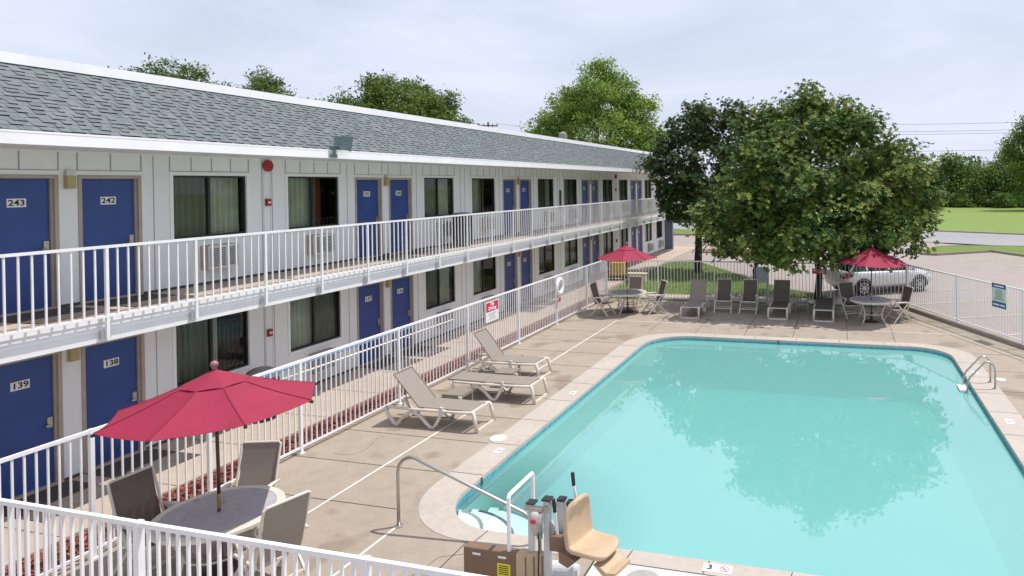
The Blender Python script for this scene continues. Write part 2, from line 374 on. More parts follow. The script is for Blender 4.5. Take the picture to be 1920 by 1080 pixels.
# red mulch bed along the walkway with loose chips
struct(MB().quad((1.95, 1, -.045), (2.74, 1, -.045), (2.74, 25.5, -.045), (1.95, 25.5, -.045)).build('mulch', MULCHM))
mb = MB()
for k in range(9000):
    y = 4.2 + (rnd.random() ** 1.35) * 20.5; x = rnd.uniform(1.97, 2.70); a = rnd.uniform(0, 6.28); l = rnd.uniform(.015, .045); ww = rnd.uniform(.006, .014); t = rnd.uniform(-.5, .5)
    d = Vector((math.cos(a), math.sin(a), t * .6)) * l; n = Vector((-math.sin(a), math.cos(a), rnd.uniform(-.7, .7))) * ww; c = Vector((x, y, -.03 + rnd.uniform(0, .02))); mb.tint = rnd.random()
    mb.quad(c - d - n, c + d - n, c + d + n, c - d + n)
stuff(mb.build('mulch_chips', CHIP, tint=True))
struct(fill('mulch', [[(2.6, 42.8), (7.4, 42.4), (8.8, 43.6), (7.6, 45.2), (3.0, 45.3)]], -.02, MULCHM))
kerb_line([(2.6, 42.8), (7.4, 42.4), (8.8, 43.6)], z1=.04)
# walkway on the ground floor
mb = MB(); mb.box(-.3, 1.95, -2, 46.4, -.2, 0.0); struct(mb.build('walkway', CONC))
for y in [3.2 + 1.53 * k for k in range(28)]:
    struct(MB().quad((0.02, y, .004), (1.95, y, .004), (1.95, y + .012, .004), (.02, y + .012, .004)).build('joint', JOINT))
# ------------------------------------------------------------------ pool deck, coping, basin, water
deck = struct(fill('pool_deck', [DECKP, COP_OUT], 0.0, DECK, zlow=-.15))
cop = fill('pool_coping', [COP_OUT, POOL_IN], .006, COPING, zlow=-.05); struct(cop)
mb = MB()
def strip(mb, a, b, wd, z=.004):
    d = Vector((b[0] - a[0], b[1] - a[1], 0)).normalized(); n = Vector((-d.y, d.x, 0)) * wd / 2; A = Vector((*a, z)); B = Vector((*b, z))
    mb.quad(A - n, B - n, B + n, A + n)
for a, b in (((4.60, 4.6), (4.60, 20.79)), ((4.60, 20.79), (15.6, 20.80))): strip(mb, a, b, .04)
strip(mb, (6.07, 4.6), (6.07, 7.55), .038)
struct(mb.build('deck_line', LINEW))
mb = MB()
for y in (5.5, 6.75, 7.95, 9.15, 10.38, 11.6, 12.85, 14.1, 15.35, 16.6, 17.85, 19.1): strip(mb, (2.75, y), (5.81, y), .014, .0035)
for x in (4.62, 6.1, 7.55, 9.05, 10.47, 12.02, 13.32): strip(mb, (x, 19.46), (x, 24.7), .014, .0035)
for y in (9.0, 10.6, 12.2, 13.8, 15.4, 17.0, 18.6): strip(mb, (15.17, y), (21.6 - (y - 9) * .47, y), .014, .0035)
for x in (7.2, 9.0, 10.8, 12.6): strip(mb, (x, 2.1), (x, 7.42), .014, .0035)
strip(mb, (13.5, 23.6), (18.6, 13.2), .02, .0032); strip(mb, (2.75, 22.2), (14.2, 22.15), .012, .0032)
struct(mb.build('joint', JOINT))
cr = random.Random(9); mb = MB()                           # hairline cracks in the deck
for x, y, a, n_ in ((3.4, 9.4, .3, 9), (4.9, 16.2, 2.0, 8), (8.2, 20.1, .1, 9), (12.4, 20.3, .4, 8), (16.2, 14.5, 1.2, 10), (3.3, 13.2, 1.1, 6), (6.9, 6.5, .5, 7)):
    for k in range(n_):
        a += cr.gauss(0, .45); x2, y2 = x + math.cos(a) * .14, y + math.sin(a) * .14; strip(mb, (x, y), (x2, y2), .006, .003); x, y = x2, y2
stuff(mb.build('cracks', JOINT))
mb = MB()                                                 # joints across the coping stones
for x in (7.3, 8.3, 9.3, 10.27, 11.25, 12.2, 13.2): strip(mb, (x, 7.44), (x + .03, 7.72), .012, .0095)
for y in (9.2, 10.4, 11.6, 12.8, 14.0, 15.2, 16.4, 17.6): strip(mb, (5.83, y), (6.39, y), .010, .0095); strip(mb, (14.63, y), (15.15, y), .010, .0095)
for x in (8.2, 9.4, 10.6, 11.8, 13.0): strip(mb, (x, 19.07), (x, 19.43), .010, .0095)
struct(mb.build('joint', JOINT))
WZ = -.115
def band(pts, z0, z1, off=0):
    mb = MB(); n = len(pts)
    for i in range(n):
        a, b = pts[i], pts[(i + 1) % n]; mb.quad((*a, z0), (*b, z0), (*b, z1), (*a, z1))
    return mb
pb = band(POOL_IN, -1.45, -.26); n = len(POOL_IN)
pb.add([(x, y, -1.15 - .3 * (y - 7.7) / 11.4) for x, y in POOL_IN], [tuple(range(n))])
struct(pb.build('pool_basin', AQUA))
struct(band(POOL_IN, -.26, -.0505).build('waterline_tile', TILE))
# corner steps
def arcpts(c, r, a0, a1, n): return [(c[0] + r * math.cos(R(a0 + (a1 - a0) * k / n)), c[1] + r * math.sin(R(a0 + (a1 - a0) * k / n))) for k in range(n + 1)]
SCN = (6.43, 7.72)
def clip_in(p):
    x, y = p; x = max(x, 6.41); y = max(y, 7.735)
    cx, cy = 7.35, 8.68
    if x < cx and y < cy:
        d = math.hypot(x - cx, y - cy)
        if d > .945: x = cx + (x - cx) * .945 / d; y = cy + (y - cy) * .945 / d
    return (x, y)
steps = MB()
for r, z in ((.72, -.165), (1.14, -.36), (1.66, -.58)):
    P = [clip_in(q) for q in [(6.42, 7.74)] + arcpts(SCN, r, -12, 102, 16)]
    steps.add([(x, y, z) for x, y in P] + [(x, y, -1.3) for x, y in P], [tuple(range(len(P)))] + [(i, i + 1, len(P) + i + 1, len(P) + i) for i in range(1, len(P) - 1)])
struct(steps.build('pool_steps', PLASTER))
nos = MB()
for r, z, gap in ((.69, -.161, 26), (1.11, -.356, 0), (1.63, -.576, 0)):
    A = [clip_in(q) for q in arcpts(SCN, r - .025, 5, 85, 52)]; B = [clip_in(q) for q in arcpts(SCN, r + .025, 5, 85, 52)]
    for i in range(52):
        if (gap and i % 2) or any(math.hypot(p[0] - SCN[0], p[1] - SCN[1]) < r - .03 or clip_in(p) != p or p[0] < 6.43 or p[1] < 7.76 for p in (A[i], B[i], A[i + 1], B[i + 1])): continue
        nos.quad((*A[i], z), (*B[i], z), (*B[i + 1], z), (*A[i + 1], z))
struct(nos.build('step_tile', mat('dark step tile', (.02, .05, .06), .4)))
# water: clear body that absorbs red, slightly cloudy, mirror-like surface
wm = bpy.data.materials.new('pool water'); wm.use_nodes = True; nt = wm.node_tree; nt.nodes.clear()
o_ = N(nt, 'ShaderNodeOutputMaterial'); tr = N(nt, 'ShaderNodeBsdfTransparent'); tr.inputs[0].default_value = (.97, 1, 1, 1)
df = N(nt, 'ShaderNodeBsdfDiffuse'); df.inputs[0].default_value = (.235, .575, .535, 1)
gl = N(nt, 'ShaderNodeBsdfGlossy'); gl.inputs['Roughness'].default_value = .015
fr = N(nt, 'ShaderNodeFresnel'); fr.inputs[0].default_value = 2.65
m1 = N(nt, 'ShaderNodeMixShader'); m1.inputs[0].default_value = .04; m2 = N(nt, 'ShaderNodeMixShader')
nz = N(nt, 'ShaderNodeTexNoise'); nz.inputs['Scale'].default_value = 1.1; nz.inputs['Detail'].default_value = 3; tcw = N(nt, 'ShaderNodeTexCoord')
bw = N(nt, 'ShaderNodeBump'); bw.inputs['Strength'].default_value = .035; bw.inputs['Distance'].default_value = .05
nt.links.new(tcw.outputs['Object'], nz.inputs['Vector']); nt.links.new(nz.outputs[0], bw.inputs['Height']); nt.links.new(bw.outputs[0], gl.inputs['Normal']); nt.links.new(bw.outputs[0], fr.inputs['Normal'])
nt.links.new(tr.outputs[0], m1.inputs[1]); nt.links.new(df.outputs[0], m1.inputs[2]); geo = N(nt, 'ShaderNodeNewGeometry'); fm = N(nt, 'ShaderNodeMath', operation='SUBTRACT', use_clamp=True); nt.links.new(fr.outputs[0], fm.inputs[0]); nt.links.new(geo.outputs['Backfacing'], fm.inputs[1]); nt.links.new(fm.outputs[0], m2.inputs[0]); nt.links.new(m1.outputs[0], m2.inputs[1]); nt.links.new(gl.outputs[0], m2.inputs[2]); nt.links.new(m2.outputs[0], o_.inputs['Surface'])
ab = N(nt, 'ShaderNodeVolumeAbsorption'); ab.inputs['Color'].default_value = (.25, .95, .93, 1); ab.inputs['Density'].default_value = .22
nt.links.new(ab.outputs[0], o_.inputs['Volume'])
# the water is cloudy: the more of it lies over the bottom, the less of the bottom shows (shallow over the corner steps)
ds = N(nt, 'ShaderNodeVectorMath', operation='DISTANCE'); ds.inputs[1].default_value = (6.5, 7.7, WZ); dm = N(nt, 'ShaderNodeMapRange')
dm.inputs[1].default_value = .85; dm.inputs[2].default_value = 3.0; dm.inputs[3].default_value = .04; dm.inputs[4].default_value = .70
nt.links.new(tcw.outputs['Object'], ds.inputs[0]); nt.links.new(ds.outputs['Value'], dm.inputs[0]); nt.links.new(dm.outputs[0], m1.inputs[0])
WP = inset_round(6.403, 14.617, 7.733, 19.057, (.95, .9, .95, 1.25))
struct(MB().prism(WP, -1.9, WZ).build('water', wm))
# ------------------------------------------------------------------ motel building
H2 = 2.74                                                  # upper floor level
P0 = 14.09; PER = 7.55
Y0, Y1 = 0.6, 44.35
doors, wins = [], []                                       # (y0,y1) in plan
for k in range(-1, 4):
    b = P0 + PER * k
    doors += [(b, b + .90), (b + 1.29, b + 2.17)]
for k in range(-2, 4):
    b = P0 + PER * k
    for q in ((b + 2.80, b + 4.34), (b + 5.40, b + 6.93)):
        if q[0] > 2: wins.append(q)
bld = thing('motel_building', 'long white two storey motel block with blue doors, balcony and green grey shingle roof', 'building')
FZ = (0.0, H2)
DH = 2.03; WB, WT = .92, 2.10
def facade():
    mb = MB()
    for fi, fz in enumerate(FZ):
        zt = 2.37 if fi == 0 else 5.3
        ops = [(a - .06, b + .06, fz, fz + DH + .06) for a, b in doors] + [(a, b, fz + WB, fz + WT) for a, b in wins]
        ys = sorted({Y0, Y1} | {o[0] for o in ops} | {o[1] for o in ops}); zs = sorted({fz - .36 if fi else -.05, zt} | {o[2] for o in ops} | {o[3] for o in ops})
        for i in range(len(ys) - 1):
            for j in range(len(zs) - 1):
                yc, zc = (ys[i] + ys[i + 1]) / 2, (zs[j] + zs[j + 1]) / 2
                if any(o[0] < yc < o[1] and o[2] < zc < o[3] for o in ops): continue
                mb.quad((0, ys[i], zs[j]), (0, ys[i + 1], zs[j]), (0, ys[i + 1], zs[j + 1]), (0, ys[i], zs[j + 1]))
        for a, b, c, d in ops:
            D_ = -.11
            mb.quad((0, a, c), (0, a, d), (D_, a, d), (D_, a, c)); mb.quad((0, b, c), (D_, b, c), (D_, b, d), (0, b, d))
            mb.quad((0, a, d), (0, b, d), (D_, b, d), (D_, a, d)); mb.quad((0, a, c), (D_, a, c), (D_, b, c), (0, b, c))
    mb.quad((0, Y1, -.1), (-9, Y1, -.1), (-9, Y1, 6.3), (0, Y1, 6.3)); mb.quad((0, Y0, -.1), (0, Y0, 6.3), (-9, Y0, 6.3), (-9, Y0, -.1)); mb.quad((-9, Y0, -.1), (-9, Y0, 6.3), (-9, Y1, 6.3), (-9, Y1, -.1))
    return mb.build('wall', WALL, bld)
facade()
# battens over the openings, grey strips as painted shadow lines at board joints
for fi, fz in enumerate(FZ):
    mb = MB(); gv = MB(); top = 2.37 if fi == 0 else 5.19
    for a, b in doors + wins:
        gv = MB(); isw = (b - a) > 1.2; n = 4 if isw else 2; base = fz + (WT if isw else DH + .06) + .07
        mb.box(.002, .014, a - .09, b + .09, base - .035, base - .002); gv.box(.001, .011, a - .06, b + .06, base, base + .012)
        for k in range(n + 1):
            y = a - .06 + (b - a + .12) * k / n; gv.box(.001, .010, y - .007, y + .007, base + .0, top)
        gv.build('joint_shadow', JOINTSH, bld)
    for k in range(-2, 4):
        b = P0 + PER * k
        for y in (b + 4.72, b + 4.98, b + 2.44, b + 7.22):
            if Y0 < y < Y1: MB().box(.001, .008, y - .006, y + .006, fz + .05, top).build('joint_shadow', JOINTSH, bld)
    mb.build('battens', TRIMW, bld)
# base board, broken at the doors
mb2 = MB()
edges_ = [Y0] + [v for a, b in sorted(doors) for v in (a - .06, b + .06)] + [Y1]
for fz in FZ:
    for i in range(0, len(edges_), 2): mb2.box(.001, .018, edges_[i], edges_[i + 1], fz + .002, fz + .045)
mb2.build('base_board', mat('dark base board', (.07, .065, .065), .8), bld)
# doors
nums = {0: [139 - i for i in range(12)], 1: [243 - i for i in range(12)]}
Mfront = Matrix(((0, 0, 1, 0), (1, 0, 0, 0), (0, 1, 0, 0), (0, 0, 0, 1)))   # text plane facing +x
def make_door(a, b, fz, num):
    d = MB(); d.box(-.10, -.065, a, b, fz + .03, fz + DH); leaf = d.build('door', BLUE, bld)
    f = MB()
    f.box(-.108, .012, a - .058, a - .002, fz, fz + DH + .055); f.box(-.108, .012, b + .002, b + .058, fz, fz + DH + .055); f.box(-.108, .0125, a - .002, b + .002, fz + DH + .003, fz + DH + .056)
    f.box(-.108, .004, a - .001, b + .001, fz, fz + .028)
    f.box(-.066, -.03, b - .03, b + .003, fz + .03, fz + DH)
    f.build('door_frame', TAN, leaf)
    yc = (a + b) / 2
    p = MB(); p.box(-.064, -.060, yc - .12, yc + .12, fz + 1.60, fz + 1.73); pl = p.build('number_plate', SIGNW, leaf)
    text_mesh(str(num), .125, 'number', BLK, pl, Matrix.Translation((-.0585, yc, fz + 1.663)) @ Mfront, bold=.02, sx=1.15)
    h = MB(); h.box(-.066, -.045, b - .12, b - .05, fz + .90, fz + 1.06); h.tube([(-.045, b - .085, fz + .94), (-.01, b - .085, fz + .94), (-.005, b - .17, fz + .94)], .011, 8)
    h.build('door_handle', STEEL, leaf)
    return leaf
for fi, fz in enumerate(FZ):
    for i, (a, b) in enumerate(doors): make_door(a, b, fz, nums[fi][i])
    for i in range(0, len(doors), 2):
        yc = (doors[i][1] + doors[i + 1][0]) / 2 + .0
        l = MB(); l.box(.012, .05, yc - .05, yc + .05, fz + 2.08, fz + 2.17); lm = l.build('wall_lamp', ALU, bld)
        s = MB(); s.box(.002, .09, yc - .062, yc + .062, fz + 1.87, fz + 2.08); s.build('lamp_shade', AMBER, lm)
# windows
GLASS = glass_mat('window glass', (.92, .95, .92), 1.6); SCREEN = glass_mat('screened window glass', (.50, .52, .50), 1.5)
def curtain(mb, y0, y1, z0, z1, x=-.20, amp=.035, per=.13):
    n = max(4, int((y1 - y0) / .02))
    for i in range(n):
        ya, yb = y0 + (y1 - y0) * i / n, y0 + (y1 - y0) * (i + 1) / n
        f = lambda y: x + amp * math.sin(2 * math.pi * y / per + .9 * math.sin(y * 7.3))
        mb.quad((f(ya), ya, z0), (f(yb), yb, z0), (f(yb), yb, z1), (f(ya), ya, z1))
wr = random.Random(11)
for fi, fz in enumerate(FZ):
    for i, (a, b) in enumerate(wins):
        f = MB(); t = .035; z0, z1 = fz + WB, fz + WT; m = (a + b) / 2 - .03
        f.box(-.10, -.02, a + .002, a + t, z0 + .002, z1 - .002); f.box(-.10, -.02, b - t, b - .002, z0 + .002, z1 - .002); f.box(-.10, -.018, a + t, b - t, z1 - t, z1 - .002); f.box(-.10, -.018, a + t, b - t, z0 + .002, z0 + t)
        f.box(-.09, -.03, m - .025, m + .025, z0 + t, z1 - t)
        wf = f.build('window', BRONZE, bld)
        p = MB(); p.quad((-.075, a + t, z0 + t), (-.075, m - .025, z0 + t), (-.075, m - .025, z1 - t), (-.075, a + t, z1 - t)); p.build('pane', SCREEN if i % 2 else GLASS, wf); p = MB(); p.quad((-.056, m + .025, z0 + t), (-.056, b - t, z0 + t), (-.056, b - t, z1 - t), (-.056, m + .025, z1 - t)); p.build('pane', GLASS if i % 2 else SCREEN, wf)
        c = MB(); style = wr.choice((0, 0, 1)) if not (fi == 1 and i in (1, 2, 4)) else (0 if i == 1 else 2)
        if style == 0: curtain(c, a + .02, b - .02, z0, z1)
        elif style == 1: curtain(c, a + .02, m + .25, z0, z1)
        else: curtain(c, a + .02, m + .28, z0, z1)
        c.build('curtain', CURT, wf, smooth=True)
        if style == 2:
            c = MB(); curtain(c, m + .28, m + .45, z0, z1, x=-.24); c.build('curtain', CURT2, wf, smooth=True)
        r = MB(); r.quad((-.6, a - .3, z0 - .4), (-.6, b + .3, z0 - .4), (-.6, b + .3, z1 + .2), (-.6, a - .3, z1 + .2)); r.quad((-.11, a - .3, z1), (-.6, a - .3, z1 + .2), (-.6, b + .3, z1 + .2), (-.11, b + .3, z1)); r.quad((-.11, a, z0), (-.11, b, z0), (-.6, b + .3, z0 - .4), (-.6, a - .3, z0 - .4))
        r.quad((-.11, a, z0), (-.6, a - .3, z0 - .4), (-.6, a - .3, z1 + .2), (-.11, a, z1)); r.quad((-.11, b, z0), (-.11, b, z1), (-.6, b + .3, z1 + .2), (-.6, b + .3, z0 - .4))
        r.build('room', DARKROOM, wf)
        s = MB(); s.box(.002, .03, a - .07, b + .07, z0 - .05, z0 - .004); s.box(.002, .016, a - .07, a - .006, z0 - .003, z1 + .068); s.box(.002, .016, b + .006, b + .07, z0 - .003, z1 + .068); s.box(.002, .0165, a - .005, b + .005, z1 + .005, z1 + .068); s.build('window_trim', TRIMW, wf)
        # through-wall air conditioner under the window
        yc = (a + b) / 2 + .06; zc = fz + .52
        ac = MB(); ac.box(.003, .20, yc - .33, yc + .33, zc - .23, zc + .23); acb = ac.build('air_conditioner', [ACT], bld)
        q = MB(); q.box(.201, .212, yc - .33, yc + .33, zc - .23, zc + .23); q.build('front_panel', ACW, acb)
        gr = MB()
        for s_ in ((-.29, .03), (.07, .29)):
            for k in range(11):
                z = zc - .17 + k * .033; gr.box(.2125, .222, yc + s_[0], yc + s_[1], z, z + .017)
        gr.build('grille', GRILLE, acb)
        fr_ = MB(); fr_.box(.002, .02, yc - .42, yc - .335, zc - .30, zc + .30); fr_.box(.002, .02, yc + .335, yc + .42, zc - .30, zc + .30); fr_.box(.002, .0205, yc - .335, yc + .335, zc + .235, zc + .30); fr_.box(.002, .0205, yc - .335, yc + .335, zc - .30, zc - .235); fr_.build('surround', TRIMW, acb)
# balcony slab and railing
mb = MB(); mb.box(.003, 1.50, Y0, Y1 + .25, 2.372, 2.70); mb.build('balcony_slab', WHITE, bld)
mb = MB(); mb.box(.004, 1.44, Y0, Y1 + .2, 2.702, H2 - .003); mb.build('balcony_floor', CONC, bld)
mb = MB(); mb.box(1.441, 1.515, Y0, Y1 + .25, 2.66, H2 + .01); mb.box(1.501, 1.508, Y0, Y1 + .25, 2.53, 2.56); mb.build('slab_edge', FASCIA, bld)
RX = 1.585
rl = MB(); rl.box(RX - .022, RX + .022, Y0, Y1 + .3, 3.735, 3.775); rl.box(RX - .026, RX + .022, Y0, Y1 + .3, 2.735, 2.762)
y = Y0 + .05
posts = [7.086 + 1.362 * k for k in range(-4, 28) if Y0 < 7.086 + 1.362 * k < Y1 + .3]
for i in range(len(posts) - 1):
    for k in range(1, 9):
        yy = posts[i] + (posts[i + 1] - posts[i]) * k / 9; rl.box(RX - .0105, RX + .0105, yy - .0105, yy + .0105, 2.763, 3.734)
rl.bar((RX, Y1 + .28, 3.755), (.05, Y1 + .28, 3.755), .04); rl.bar((RX, Y1 + .28, 2.75), (.05, Y1 + .28, 2.75), .028)
for k in range(1, 10): rl.box(RX - k * .15 - .01, RX - k * .15 + .01, Y1 + .27, Y1 + .29, 2.763, 3.734)
rail = rl.build('balcony_railing', RAILW, bld)
for yy in posts:
    p = MB(); p.box(RX - .0205, RX + .0205, yy - .0205, yy + .0205, 2.43, 3.734); p.build('railing_post', RAILW, rail)
    p = MB(); p.box(1.509, RX - .021, yy - .06, yy + .06, 2.42, 2.55); p.build('bracket', ALU, rail)
# roof
EX, EZ, TX, TZ = 1.65, 5.375, .26, 6.43
MB().box(1.60, 1.66, Y0, Y1 + .35, 5.185, 5.335).build('eave_fascia', FASCIA, bld); MB().box(1.60, 1.664, Y0, Y1 + .35, 5.3355, 5.365).build('drip_edge', FASCIA, bld)
mb = MB(); mb.box(0.0, 1.60, Y0, Y1 + .3, 5.215, 5.25); mb.build('soffit', SOFFIT, bld)
MB().box(-.02, .30, Y0, Y1 + .35, 6.435, 6.59).build('roof_cap', FASCIA, bld); MB().box(-9.1, -8.8, Y0, Y1 + .35, 6.3, 6.5).build('parapet', FASCIA, bld); MB().box(-8.8, -.02, Y0, Y1 + .1, 6.28, 6.34).build('roof_deck', CONC, bld)
sv = Vector((TX - EX, 0, TZ - EZ)); L = sv.length; su = sv.normalized(); nn = Vector((-su.z, 0, su.x)); nn = nn if nn.z > 0 else -nn
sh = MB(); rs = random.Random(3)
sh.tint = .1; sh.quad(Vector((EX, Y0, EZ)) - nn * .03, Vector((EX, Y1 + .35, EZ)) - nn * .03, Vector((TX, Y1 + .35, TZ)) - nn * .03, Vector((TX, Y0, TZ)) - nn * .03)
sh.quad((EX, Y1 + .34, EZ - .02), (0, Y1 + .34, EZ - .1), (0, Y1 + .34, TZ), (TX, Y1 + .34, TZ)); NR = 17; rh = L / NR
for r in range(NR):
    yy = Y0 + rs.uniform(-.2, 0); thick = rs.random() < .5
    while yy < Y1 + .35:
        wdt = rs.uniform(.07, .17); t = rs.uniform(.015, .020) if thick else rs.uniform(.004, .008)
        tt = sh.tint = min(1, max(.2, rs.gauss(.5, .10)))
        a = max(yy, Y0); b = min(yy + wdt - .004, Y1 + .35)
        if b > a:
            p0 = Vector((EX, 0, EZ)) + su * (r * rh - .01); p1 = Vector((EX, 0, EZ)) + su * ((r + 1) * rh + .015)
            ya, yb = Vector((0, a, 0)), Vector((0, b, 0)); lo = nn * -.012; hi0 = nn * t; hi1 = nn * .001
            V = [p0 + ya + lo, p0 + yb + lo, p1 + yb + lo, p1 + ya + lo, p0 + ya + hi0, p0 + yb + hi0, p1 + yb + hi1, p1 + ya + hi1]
            sh.add(V, [(4, 5, 6, 7), (1, 2, 6, 5), (3, 0, 4, 7)]); sh.tint = 0.0 if thick else tt * .6; sh.add(V, [(0, 1, 5, 4)])  # bottom edges coloured darker, near black on thick tabs, as painted shadow
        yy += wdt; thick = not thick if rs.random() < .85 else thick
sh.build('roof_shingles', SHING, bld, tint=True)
# far end pier and corner
mb = MB(); mb.box(.0, .55, Y1 - .02, Y1 + .28, -.1, 2.368); mb.build('end_pier', mat('slate blue paint', (.13, .16, .23), .6, noise=(2, .1)), bld)
# alarm bell, pull stations, conduit
mb = MB(); mb.lathe([(.115, 0), (.125, .02), (.12, .055), (.09, .075), (.02, .08)], 24); mb.xf(Matrix.Translation((.012, 11.39, 5.06)) @ Matrix.Rotation(R(90), 4, 'Y'))
mb.build('alarm_bell', REDPL, bld, smooth=False)
for y, z in ((11.385, 4.28), (11.36, 1.49), (11.385 + 3 * PER, 4.28), (11.385 + 3 * PER, 1.49)):
    mb = MB(); mb.box(.012, .07, y - .055, y + .055, z - .075, z + .075); ps = mb.build('alarm_box', REDPL, bld)
    mb = MB(); mb.box(.071, .078, y - .035, y + .035, z - .02, z + .02); mb.build('pull_handle', SIGNW, ps)
mb = MB(); mb.lathe([(.115, 0), (.125, .02), (.12, .055), (.09, .075), (.02, .08)], 16); mb.xf(Matrix.Translation((.012, 11.39 + 3 * PER, 5.0)) @ Matrix.Rotation(R(90), 4, 'Y')); mb.build('alarm_bell', REDPL, bld)
mb = MB()
for yy in (11.30, 11.47): mb.bar((.016, yy, .1), (.016, yy, 2.36), .012); mb.bar((.016, yy, H2 + .1), (.016, yy, 5.2), .012)
mb.build('conduit', TRIMW, bld)
# floodlights on the eave
def flood(y):
    mb = MB(); mb.box(1.678, 1.72, y - .10, y + .06, 5.20, 5.27); mb.tube([(1.70, y, 5.24), (1.70, y, 5.42)], .022, 10); mb.box(1.66, 1.76, y - .05, y + .09, 5.38, 5.43); b_ = mb.build('floodlight', TEALB, bld)
    h = MB(); i0 = 0
    h.box(-.10, .10, -.04, .10, 0, .27); h.add([(-.13, .10, -.02), (.13, .10, -.02), (.13, .10, .30), (-.13, .10, .30), (-.16, .36, -.06), (.16, .36, -.06), (.16, .36, .30), (-.16, .36, .30)], [(0, 1, 5, 4), (1, 2, 6, 5), (2, 3, 7, 6), (3, 0, 4, 7), (0, 3, 2, 1)])
    Mh = Matrix.Translation((1.72, y, 5.42)) @ Matrix.Rotation(R(-52), 4, 'Z') @ Matrix.Rotation(R(-8), 4, 'X') @ Matrix.Scale(.84, 4); h.xf(Mh); h.build('lamp_housing', TEALB, b_)
    l = MB(); l.quad((-.15, .345, -.045), (.15, .345, -.045), (.15, .345, .29), (-.15, .345, .29)); l.xf(Mh); l.build('lens', LENS, b_)
flood(11.45); flood(34.5)
mb = MB(); mb.lathe([(.11, 0), (.11, .5), (.2, .52), (.2, .75), (.05, .85)], 14, (-1.2, 29.8, 6.34)); mb.build('roof_vent', GREYD, bld)
# vertical dark sign on the upper wall
mb = MB(); mb.box(.012, .04, 26.55, 26.72, 3.55, 4.35); mb.build('notice_board', BINBR, bld)
# ------------------------------------------------------------------ things on the walkways
def bin_thing(loc, label, h, dome):
    t = thing('litter_bin', label, 'bin', loc)
    b = MB(); b.lathe([(.24, .03), (.27, .06), (.28, h - .12), (.26, h - .08)], 28); b.build('body', BINBR, t)
    s = MB()
    for k in range(28):
        a = 2 * math.pi * k / 28; s.bar((.285 * math.cos(a), .285 * math.sin(a), .07), (.285 * math.cos(a), .285 * math.sin(a), h - .14), .03)
    s.build('slats', BINBR, t)
    d = MB(); d.lathe([(.30, h - .10), (.31, h - .06)] + [(.30 * math.cos(R(q)), h - .06 + dome * math.sin(R(q))) for q in (15, 35, 55, 75, 88)], 28); d.build('lid', GREYD, t, smooth=True)
    return t
bin_thing((.70, 17.78, H2), 'dark slatted litter bin standing on the upper balcony between two windows', 1.04, .06)
bin_thing((.72, 10.50, 0), 'grey domed litter bin on the ground floor walkway behind the nearest red umbrella', .92, .17)
for fi, fz in enumerate(FZ):
    for i, (a, b) in enumerate(doors[:6]):
        mb = MB(); mb.box(.06, 1.18, a - .06, b + .10, fz + .001, fz + .010)
        tag(mb.build('door_mat', MATM), 'dark worn mat on the %s floor in front of door %d' % (('ground', 'upper')[fi], nums[fi][i]), 'mat', 'door mats')
# ------------------------------------------------------------------ pool fences
def fence(name, label, pts, ztop, postst, step=.118, zb=.10, z0=.0, post=.05, bal=.019, extra=None):
    """pts polyline in plan; postst = list of (segment, distance) """
    t = thing(name, label, 'fence', (pts[0][0], pts[0][1], 0)); org = Vector((pts[0][0], pts[0][1], 0))
    for si in range(len(pts) - 1):
        a, b = Vector((*pts[si], 0)) - org, Vector((*pts[si + 1], 0)) - org; d = (b - a).normalized(); L_ = (b - a).length
        ps = postst[si]; ends = sorted(set([0.0] + list(ps) + [L_]))
        for i in range(len(ends) - 1):
            s0, s1 = ends[i], ends[i + 1]; mb = MB(); p0, p1 = a + d * (s0 + post / 2 * .9), a + d * (s1 - post / 2 * .9)
            up = Vector((0, 0, 1))
            mb.bar(p0 + up * (ztop - .022), p1 + up * (ztop - .022), .042, .042); mb.bar(p0 + up * zb, p1 + up * zb, .03, .035)
            n = max(1, int(round((s1 - s0) / step)))
            for k in range(1, n):
                q = a + d * (s0 + (s1 - s0) * k / n); mb.bar(q + up * (zb + .017), q + up * (ztop - .043), bal)
            mb.build('fence_panel', RAILW, t)
        for s in ends:
            q = a + d * s; mb = MB(); mb.bar(q + Vector((0, 0, z0)), q + Vector((0, 0, ztop + .004)), post, post, (d.x, d.y, 0)); mb.build('fence_post', RAILW, t)
            if s not in (0.0, L_) or si == 0:
                mb = MB(); mb.box(q.x - .05, q.x + .05, q.y - .05, q.y + .05, z0, z0 + .012); mb.build('post_foot', RAILW, t)
    return t
LY = (4.5, 24.65)
fence('pool_fence', 'white picket pool fence running along the motel walkway on the left', [(2.85, 4.5), (2.85, 24.62)], 1.605, [[y - 4.5 for y in (6.0, 7.57, 9.26, 11.87, 14.52, 17.2, 19.83, 22.5)]])
fence('pool_fence', 'white picket pool fence across the far end in front of the lawn', [(2.85, 24.65), (14.1, 24.65)], 1.585, [[x - 2.85 for x in (4.97, 7.2, 9.24, 11.5)]], step=.128)
fence('pool_fence', 'white picket pool fence on the concrete kerb beside the parking lot on the right', [(14.12, 24.60), (22.4, 7.1)], 1.585, [[2.85 * k for k in range(1, 7)]], zb=.19, z0=.11)
fence('pool_fence', 'white picket pool fence crossing the bottom left foreground', [(2.85, 4.47), (13.6, 4.42)], 1.575, [[.75, 2.88, 5.3, 7.7]], step=.118, post=.062, bal=.024)
kd = Vector((22.4 - 14.12, 7.1 - 24.6, 0)).normalized(); kn = Vector((kd.y, -kd.x, 0))
mb = MB(); A = Vector((14.0, 24.78, 0)); B = Vector((22.6, 6.7, 0)); mb.bar(A + Vector((0.05, 0, .02)), B + Vector((0.05, 0, .02)), .24, .20); struct(mb.build('kerb', KERB))
